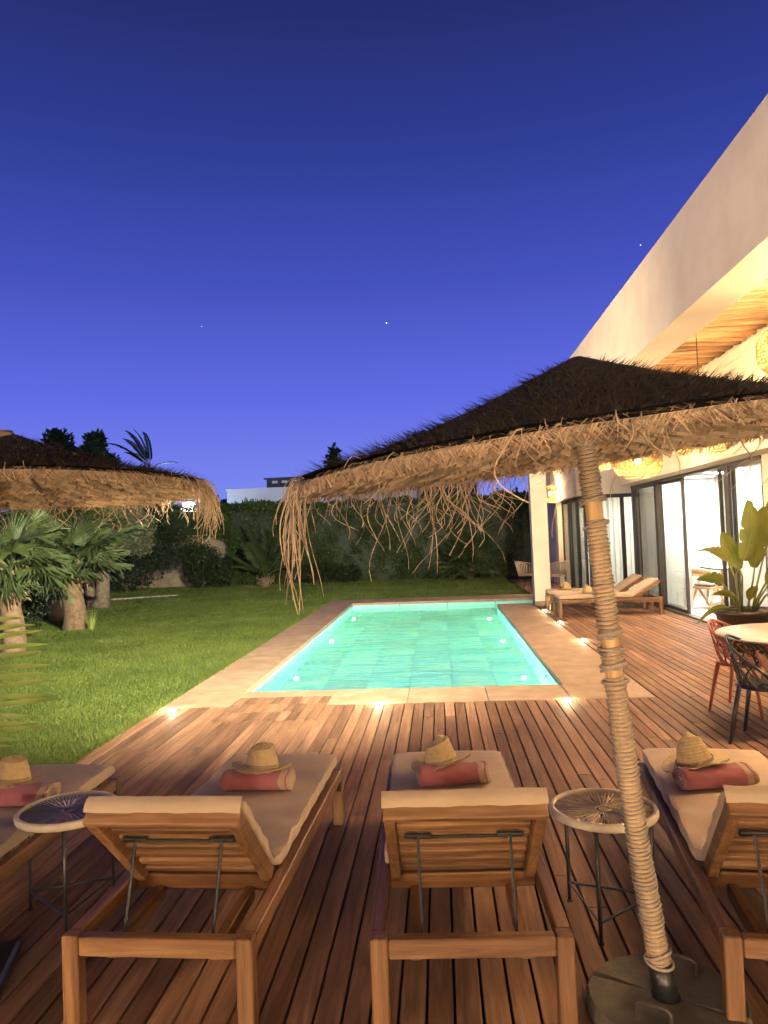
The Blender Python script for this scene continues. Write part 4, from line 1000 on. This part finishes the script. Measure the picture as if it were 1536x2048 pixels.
# young date palm by the hedge
def date_palm(label, loc, L, n, seed, h=.35):
    rg = random.Random(seed); t = thing('date_palm', label, 'palm', loc, 0)
    k = 12; ringed_trunk([(0,0,h*i/k) for i in range(k+1)], [.20*(1+.12*(i%2))*(1-.3*i/k) for i in range(k+1)], 'bark', t)
    ms = [frond_mesh(L*q, 34, .035, .42, d, seed+i, up=u_) for i, (q, d, u_) in enumerate(((1,.35,.9),(.9,.6,.8),(1.05,.5,1.1)))]
    for i in range(n):
        o = link('leaf', ms[i%3], t, loc=(0,0,h)); rot_leaf(o, i*2.39996+rg.uniform(-.2,.2), rg.uniform(-.05,.75), rg.uniform(-.3,.3), rg.uniform(.8,1.15))
    b = MB()
    for i in range(30):
        a = rg.uniform(0,2*PI); q = Vector((math.cos(a),math.sin(a),0)); b.tube([q*.15+Vector((0,0,.05+.3*rg.random())), q*.34+Vector((0,0,.12+.35*rg.random()))], [.02,.006], 4)
    b.build('leaf_bases', M['dead_frond'], t, kind='stuff')
date_palm('young feather-leaved palm standing alone against the hedge', (-6.4,27.2,-.03), 1.9, 18, 3)
# near palm with feather leaves at the left edge
def near_palm():
    t = thing('feather_palm', 'bright feather palm frond reaching in from the left edge', 'palm', (-3.55,4.75,-.03))
    rg = random.Random(4)
    for i in range(3):
        x, y = .08*math.cos(i*2.1), .08*math.sin(i*2.1); m = MB(); m.tube([(x,y,0),(x*1.8,y*1.8,.5),(x*2.6,y*2.6,.95)], [.03,.026,.018], 8); m.build('stem', M['stem_green'], t, True)
    # the frond in view: rachis nearly upright at the frame edge, blades reaching to the right
    m = MB(); R = [Vector((.32,-.05,.42)), Vector((.60,-.20,.60)), Vector((.72,-.27,.84)), Vector((.70,-.28,1.08)), Vector((.56,-.24,1.30))]
    m.tube(R, [.012,.010,.008,.006,.004], 6); 
    def RP(u): k = min(3,int(u*4)); return R[k].lerp(R[k+1], u*4-k)
    o0 = m.build('rachis', M['stem_green'], t, True)
    for i in range(15):
        u = .10+.88*i/14; p = RP(u); L = rg.uniform(.40,.52)*(1-.25*abs(u-.4)); d = Vector((1, rg.uniform(-.15,.15), .04+.10*u+rg.uniform(-.05,.05))).normalized(); w = Vector((0,-.35,1)).normalized()*.018
        b = MB(); P = [(p+d*L*k-Vector((0,0,.045*L*k*k+ .0))) for k in (0,.3,.6,.85,1.0)]; ww = (.5,1,.95,.5,.04); V = []
        for q, s in zip(P, ww): V += [q-w*s, q+Vector((0,-.006*s,0)), q+w*s]
        F_ = []
        for k in range(4): F_ += [(3*k,3*k+1,3*k+4,3*k+3),(3*k+1,3*k+2,3*k+5,3*k+4)]
        b.add(V, F_); b.build('leaf', M['frond_leaf'], t, True)
        p2 = d.copy(); p2.x *= -1; b = MB(); P = [(p+p2*L*k-Vector((0,0,.1*L*k*k))) for k in (0,.3,.6,.85,1.0)]; V = []
        for q, s in zip(P, ww): V += [q-w*s, q, q+w*s]
        b.add(V, F_); b.build('leaf', M['frond_leaf'], t, True)
    ms = frond_mesh(1.0, 20, .03, .35, .5, 9, 'frond_leaf', .9)
    for i in range(4): o = link('leaf', ms, t, loc=(0,0,.9)); rot_leaf(o, 1.6+i*.75, .5, 0, 1)
near_palm()
# bird of paradise in a dark pot
def bird_plant():
    t = thing('bird_of_paradise', 'tall bird of paradise plant in a dark pot in front of the glass doors', 'potted plant', (4.0,10.25,0))
    MB().lathe([(.0005,0.002),(.25,.002),(.27,.02),(.335,.44),(.36,.455),(.365,.50),(.35,.512),(.33,.50),(.325,.45),(.0005,.44)], 40).build('pot', M['pot_glaze'], t, True)
    MB().lathe([(.0005,.455),(.32,.452)][::-1], 24).build('soil', M['soil'], t)
    rg = random.Random(2)
    def leaf(base, mid, tip, L, W, splits, droop, yaw, tw=0.0):
        s = MB(); s.tube([base, Vector(base).lerp(Vector(mid),.5)+Vector((0,0,.04)), mid, tip], [.016,.013,.010,.008], 6); s.build('stem', M['stem_green'], t, True)
        base_, tip = Vector(mid), Vector(tip); ax = (tip-base_).normalized(); sd = ax.cross(Vector((math.sin(yaw),-math.cos(yaw),.25))).normalized(); nm = sd.cross(ax).normalized()
        m = MB(); n = 18; rows = []
        for i in range(n+1):
            u = i/n; w = W*(math.sin(PI*min(1,u*.93+.05))**.62)*(1-.15*u); c = tip + ax*(L*u) - Vector((0,0,droop*L*u*u)) + sd*(tw*L*u*u)
            rows.append((c, w))
        cutl = set(rg.sample(range(3,n-1), min(splits, n-5))); cutr = set(rg.sample(range(3,n-1), max(0,splits-1)))
        for i in range(n):
            (c0,w0),(c1,w1) = rows[i], rows[i+1]
            for s_, cuts in ((1,cutl),(-1,cutr)):
                g1 = .62 if i in cuts else 1; g0 = .92 if (i-1) in cuts else 1
                e0 = c0+sd*s_*w0*g0-nm*w0*.18+ax*w0*.18; e1 = c1+sd*s_*w1*g1-nm*w1*.18+ax*w1*.18*(.3 if i in cuts else 1)
                h0 = c0+sd*s_*w0*.5+nm*w0*.06; h1 = c1+sd*s_*w1*.5+nm*w1*.06
                m.add([c0,h0,e0,c1,h1,e1], [(0,1,4,3),(1,2,5,4)] if s_ > 0 else [(3,4,1,0),(4,5,2,1)])
        m.build('leaf', M['bird_leaf'], t, True)
        q = MB(); q.tube([r[0]+nm*.004 for r in rows], [.006*(1-.8*i/n) for i in range(n+1)], 4); q.build('midrib', M['stem_green'], t)
    b = lambda a, r=.08: (r*math.cos(a), r*math.sin(a), .45)
    leaf(b(2.9), (-.10,-.02,.95), (-.02,-.05,1.12), .70, .15, 3, .0, .0, -.35)       # yellowish leaf leaning left
    leaf(b(1.0), (.10,0,.85), (.12,-.02,1.02), .78, .155, 2, .02, .2, .04)           # broad upright leaf
    leaf(b(.2), (.22,.02,1.05), (.34,.0,1.45), .70, .17, 6, .05, .1, .18)            # split leaf up right
    leaf(b(3.3), (-.12,-.05,.9), (-.20,-.05,1.12), .42, .10, 4, .45, -.2, -.55)
    leaf(b(2.6), (-.20,0,.75), (-.26,-.02,.83), .34, .10, 2, .25, 0, -.5)
    leaf(b(3.6), (-.18,-.1,.52), (-.24,-.12,.54), .42, .045, 0, .12, 0, -.6)
    leaf(b(4.2), (-.12,-.12,.62), (-.16,-.14,.66), .36, .05, 0, .2, 0, -.4)
    leaf(b(5.6), (.20,-.1,.75), (.22,-.12,.82), .36, .08, 0, .1, 0, .1)
    leaf(b(6.0), (.34,-.05,.78), (.42,-.05,.92), .45, .11, 2, .15, 0, .3)
    leaf(b(.6), (.40,.05,1.0), (.50,.05,1.15), .5, .13, 3, .35, 0, .4)
    leaf(b(4.9), (-.02,-.15,.60), (-.02,-.18,.64), .30, .07, 0, .2, 0, 0)
    leaf(b(1.8), (.02,.1,.9), (.0,.12,1.0), .5, .12, 2, .0, 0, -.1)
bird_plant(); bpy.data.objects['bird_of_paradise'].scale = (1.1,1.1,1.06)
# olive tree and terracotta jar
def limb_tree(t, trunk, mat='olive_bark'):
    for nm, pts, rad in trunk: ringed_trunk(pts, rad, mat, t, 12, nm)
def blob_points(cs, n, shell=.55):
    out = []
    for (c, r) in cs:
        k = int(n*(r[0]*r[2])/sum(q[1][0]*q[1][2] for q in cs)); d = unit(RNG.normal(size=(k,3))); rad = RNG.uniform(shell**3,1,k)**(1/3)
        out.append(np.array(c)+d*rad[:,None]*np.array(r)*(1+.12*np.sin(d[:,:1]*7+d[:,2:]*5)))
    return np.concatenate(out)
def olive():
    t = thing('olive_tree', 'old olive tree with forked trunk and grey-green crown on the lawn', 'olive tree', (-9.55,20.4,-.03))
    limb_tree(t, [('trunk', [(.05,0,0),(.12,0,.35),(.16,0,.9),(.30,.0,1.4),(.55,.0,1.9)], [.30,.20,.17,.15,.11]), ('trunk', [(-.12,.05,0),(-.25,.05,.4),(-.35,.1,1.0),(-.2,.1,1.7)], [.22,.15,.13,.10]),
        ('branch', [(.30,0,1.35),(.75,.0,1.7),(1.05,0,2.1)], [.10,.07,.04]), ('branch', [(.5,0,1.8),(.6,.2,2.3)], [.08,.04])])
    cs = [((.9,0,2.15),(.75,.7,.65)), ((.3,.1,2.5),(.9,.8,.7)), ((-.4,.1,2.3),(.8,.8,.7)), ((1.25,-.1,1.75),(.4,.4,.35))]
    leaf_cloud('crown', blob_points(cs, 15000), .085, M['olive_leaf'], t, .28)
olive()
jar = thing('terracotta_jar', 'tall brown terracotta jar standing behind the olive trunk', 'jar', (-10.25,21.6,-.03))
MB().lathe([(.0005,0),(.24,0),(.27,.03),(.36,.5),(.43,1.0),(.44,1.3),(.40,1.52),(.31,1.62),(.30,1.68),(.34,1.72),(.33,1.75),(.27,1.74),(.26,1.5)], 32).build('body', M['terracotta'], jar, True)
MB().lathe([(.405,1.28),(.455,1.30),(.455,1.33),(.405,1.35)], 32).build('band', M['terracotta'], jar, True)
def bush(name, label, loc, cs, n, size, mat, extra=None):
    t = thing(name, label, 'bush', loc, 0, 'garden bushes')
    m = MB(); rg = random.Random(n)
    for k in range(5): a = k*1.3; m.tube([(0,0,0),(.15*math.cos(a),.15*math.sin(a),.3*cs[0][0][2]+.1),(.4*math.cos(a),.4*math.sin(a),cs[0][0][2])], [.03,.02,.01], 5)
    m.build('stems', M['olive_bark'], t, kind='stuff'); leaf_cloud('crown', blob_points(cs, n, .3), size, M[mat], t, .5)
    if extra: leaf_cloud('flowers', blob_points(cs, extra, .85), .035, M['flower'], t, .9)
    return t
bush('bush', 'dark leafy bush with pale flecks between the two lawn palms', (-9.3,15.6,-.03), [((0,0,.7),(.9,.7,.75)), ((-.9,.2,.8),(.8,.7,.8))], 5000, .10, 'bush_leaf', 260)
bush('bush', 'dark bush at the left edge behind the nearest palm', (-9.6,13.2,-.03), [((0,0,.9),(.9,.8,1.0)), ((-.9,.3,1.4),(.9,.8,1.1))], 5000, .11, 'bush_leaf', 120)
bush('bush', 'round dark bush in front of the beige garden wall', (-8.9,27.6,-.03), [((0,0,.85),(.75,.6,.85)), ((.7,0,.6),(.5,.4,.6)), ((-.3,0,1.3),(.5,.4,.5))], 5200, .11, 'bush_leaf')
bush('bush', 'tangled dark shrubs right of the olive tree before the wall', (-11.4,26.6,-.03), [((0,0,.9),(1.2,.7,.9)), ((1.3,.2,1.6),(.9,.6,.9)), ((-1.2,0,1.4),(1.0,.7,1.3))], 8500, .11, 'bush_leaf')
bush('bush', 'tall dark shrub mass behind the left palms', (-13.2,20.5,-.03), [((0,0,1.2),(1.3,1.0,1.3)), ((-1.2,0,1.7),(1.3,1.0,1.6)), ((1.3,1.2,1.1),(1.0,.9,1.1))], 9000, .13, 'bush_leaf')
bush('bush', 'low shrub at the foot of the hedge beside the young feather palm', (-4.6,27.8,-.03), [((0,0,.4),(.8,.4,.45)), ((1.1,.1,.35),(.6,.35,.35))], 3000, .09, 'bush_leaf')
pot2 = thing('plant_pot', 'small pale plant pot with a white-flowering plant behind the lawn palms', 'plant pot', (-9.0,17.2,-.03))
MB().lathe([(.0005,0),(.20,0),(.30,.25),(.32,.5),(.29,.52),(.27,.48),(.0005,.45)], 24).build('pot', M['concrete_wall'], pot2, True)
leaf_cloud('crown', blob_points([((0,0,.7),(.35,.35,.28))], 700, .3), .08, M['bush_leaf'], pot2, .5); leaf_cloud('flowers', blob_points([((0,0,.72),(.35,.35,.28))], 90, .8), .05, M['flower'], pot2, .9)
def pebbles():
    m = MB(); rg = random.Random(6)
    for i in range(260):
        x, y = rg.uniform(-11.2,-8.6), rg.uniform(-.12,.12); m.ell((x, 23.3+(x+10)*.5+y, -.01), (rg.uniform(.03,.07),rg.uniform(.03,.06),.035), 6, 4)
    m.build('pebbles', M['white_gravel'], None, True, label='strip of white pebbles edging the lawn beside the olive tree', cat='pebbles', kind='stuff')
pebbles()
def tuft(label, loc, n, h):
    rg = random.Random(n); m = MB()
    for i in range(n):
        a = rg.uniform(0,2*PI); q = Vector((math.cos(a),math.sin(a),0)); L = h*rg.uniform(.6,1.1); w = Vector((-math.sin(a),math.cos(a),0))*.012
        p = q*rg.uniform(0,.05); m.add([p-w,p+w,p+q*L*.35+Vector((0,0,L))], [(0,1,2)])
    t = thing('grass_tuft', label, 'grass tuft', loc); m.build('blades', M['frond_leaf'], t, kind='stuff')
tuft('pale grass tuft at the foot of the short stout fan palm', (-7.2,15.0,-.03), 40, .42)

# garden wall, hedge
gw = thing('garden_wall', 'beige garden wall at the end of the lawn, partly overgrown', 'wall', (0,0,0))
MB().box(-24,-5.2,29.2,29.45,-.05,1.95).build('wall_panel', M['concrete_wall'], gw); MB().box(-24,-5.2,29.14,29.51,1.95,2.03).build('coping', M['concrete_wall'], gw)
MB().box(-24,-5.2,29.10,29.2,-.05,.55).build('plinth', M['concrete_wall'], gw)
def hedge(label, x0, x1, y0, y1, z0, z1, n, mat, bottom=None, size=.11):
    t = thing('hedge', label, 'hedge', (0,0,0))
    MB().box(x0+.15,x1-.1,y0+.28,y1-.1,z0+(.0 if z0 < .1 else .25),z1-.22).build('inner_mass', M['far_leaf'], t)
    k = RNG.uniform(0,1,n); X = RNG.uniform(x0,x1,n); Z = z0+(z1-z0)*RNG.uniform(0,1,n); Y = np.full(n, y0)
    wob = .10*np.sin(X*2.1+Z*1.7)+.08*np.sin(X*5.3-Z*3.1)+.05*np.sin(X*11+Z*7)
    Y = y0+.12+wob+RNG.uniform(0,.28,n); top = k > .80
    Z = np.where(top, z1+.06*np.sin(X*3.3)+.05*np.sin(X*9.1)-np.abs(RNG.normal(0,.07,n))+RNG.exponential(.03,n), Z); Y = np.where(top, RNG.uniform(y0,y1,n), Y)
    if z0 > .1: Z = np.where(~top, np.maximum(Z, z0+.18*np.sin(X*2.7)+.12*np.sin(X*6.1)), Z)
    leaf_cloud('foliage', np.stack([X,Y,Z],1), size, M[mat], t, .5)
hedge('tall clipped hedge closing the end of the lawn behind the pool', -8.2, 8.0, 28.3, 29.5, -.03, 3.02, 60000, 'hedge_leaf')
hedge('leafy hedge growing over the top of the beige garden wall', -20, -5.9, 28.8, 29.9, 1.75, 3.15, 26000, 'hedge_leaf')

# ---------------------------------------------------------------- beyond the garden
nb = thing('neighbour_building', 'flat pale neighbouring house behind the hedge with a dark chimney box', 'building', (0,45,0))
MB().box(-12.8,-1.2,0,8,0,4.75).build('wall', M['neighbour_wall'], nb); MB().box(-14.9,-12.81,1,8,0,4.05).build('wall', M['neighbour_wall'], nb); MB().box(-12.9,-1.1,-.08,8.1,4.75,4.86).build('parapet', M['neighbour_wall'], nb)
ch = MB().box(-10.45,-8.75,.6,2.2,4.86,5.42).build('chimney_box', M['dark_wall'], nb); MB().box(-10.6,-8.6,.5,2.3,5.42,5.50).build('chimney_cap', M['dark_wall'], ch)
for x in (-10.1,-9.5): MB().box(x,x+.34,.585,.6,5.16,5.30).build('vent', M['neighbour_wall'], ch)
n2 = thing('dark_building', 'dark boxy building beyond the hedge left of the square column', 'building', (0,47,0))
MB().box(-1.05,2.5,0,7,0,4.75).build('wall', M['dark_wall'], n2); MB().box(-.4,1.3,.5,4,4.75,5.05).build('roof_box', M['dark_wall'], n2)
def far_tree(label, loc, h, cs, n, size, sp='tree', mat='far_leaf'):
    t = thing(sp, label, 'tree', loc, 0, 'trees beyond the garden'); z = cs[0][0][2]
    m = MB(); m.tube([(0,0,0),(.05,0,z*.5),(0,0,z)], [.2,.15,.05], 8); m.build('trunk', M['olive_bark'], t, True)
    b = MB()
    for c, r in cs: b.tube([(0,0,z*.7), tuple(Vector(c)*.9)], [.07,.02], 5)
    b.build('limbs', M['olive_bark'], t); leaf_cloud('crown', blob_points(cs, n, .25), size, M[mat], t, .5)
def at(px, py, Y):
    d = CM @ np.array([(px-768)/F_PX, (py-1024)/F_PX, 1.0]); return np.array([0,0,CAM_H])+d*(Y/d[1])
def crown_at(label, px, py, Y, blobs, n, size, sp='tree'):
    p = at(px, py, Y); k = Y/F_PX
    cs = [((dx*k, 0, p[2]-dy*k), (rx*k, rx*k, rz*k)) for dx, dy, rx, rz in blobs]
    far_tree(label, (p[0], Y, 0), p[2], cs, n, size, sp)
crown_at('ragged dark tree top behind the left parasol, farther left of the two', 120, 900, 52, [(0,0,26,40),(-14,-22,16,22),(22,14,22,22),(-6,40,40,30)], 2600, .42)
crown_at('ragged dark tree top behind the left parasol, nearer the windblown palm', 188, 905, 48, [(0,0,24,34),(6,-26,14,14),(-20,16,20,20),(22,22,26,18)], 2600, .38)
crown_at('slender tree top rising behind the straw parasol fringe', 668, 915, 50, [(0,-8,10,16),(-4,10,14,14),(6,20,14,12)], 420, .42)
crown_at('pointed dark conifer tip left of the pale neighbouring house', 430, 1005, 62, [(0,6,9,10),(0,-6,5,9)], 420, .3, 'conifer')
crown_at('smaller dark conifer tip beside the pale neighbouring house', 447, 1008, 64, [(0,6,7,8),(0,-3,4,6)], 320, .3, 'conifer')
crown_at('dark tree mass beyond the hedge right of the dark building', 1020, 1010, 40, [(0,0,36,24),(40,6,34,26),(-30,10,30,18)], 3200, .32)
crown_at('dark tree mass beyond the garden wall under the street lamp', 300, 1040, 40, [(0,0,60,40),(-90,-6,60,50),(60,20,40,26)], 5000, .34)
def tall_palm():
    p = at(300, 935, 34); t = thing('tall_palm', 'windblown tall palm head rising above the left parasol', 'palm tree', (p[0],34,0))
    ringed_trunk([(0,0,p[2]*i/10) for i in range(11)], [.22-.008*i for i in range(11)], 'bark', t)
    ms = frond_mesh(1.9, 40, .07, .5, .55, 5, 'far_leaf', 1.25)
    for i, (az, el, s) in enumerate(((3.1,.35,1.0),(2.9,.15,.95),(3.4,.55,.9),(2.6,-.2,.9),(3.5,-.1,1.0),(3.0,.75,.8),(.4,-.5,.6))): o = link('leaf', ms, t, loc=(0,0,p[2])); rot_leaf(o, az, el, 0, s)
tall_palm()
sl = at(378, 1017, 41)
st = thing('street_lamp', 'bright blue-white street lamp glowing through the parasol fringe', 'street lamp', (sl[0],41,0))
m = MB(); m.tube([(0,.25,0),(0,.25,sl[2]+.1),(0,.05,sl[2]+.16)], [.07,.05,.04], 8); m.build('post', M['dark_metal'], st, True)
MB().ell((0,0,sl[2]), (.46,.2,.36)).build('lamp_head', M['street_glow'], st, True)
point('lamp', (0,-.35,sl[2]), 900, (.5,.68,1.0), .15, st)
for px, py, r, w in ((773,646,.8,'brightest star, high above the tree tip'), (1281,490,.6,'small star close to the fascia edge'), (403,653,.4,'faint star above the left trees')):
    p = at(px, py, 900.0); s_ = thing('star', w, 'star', tuple(p)); MB().ell((0,0,0), (r,r,r), 10, 6).build('glow', M['star_glow'], s_, True)
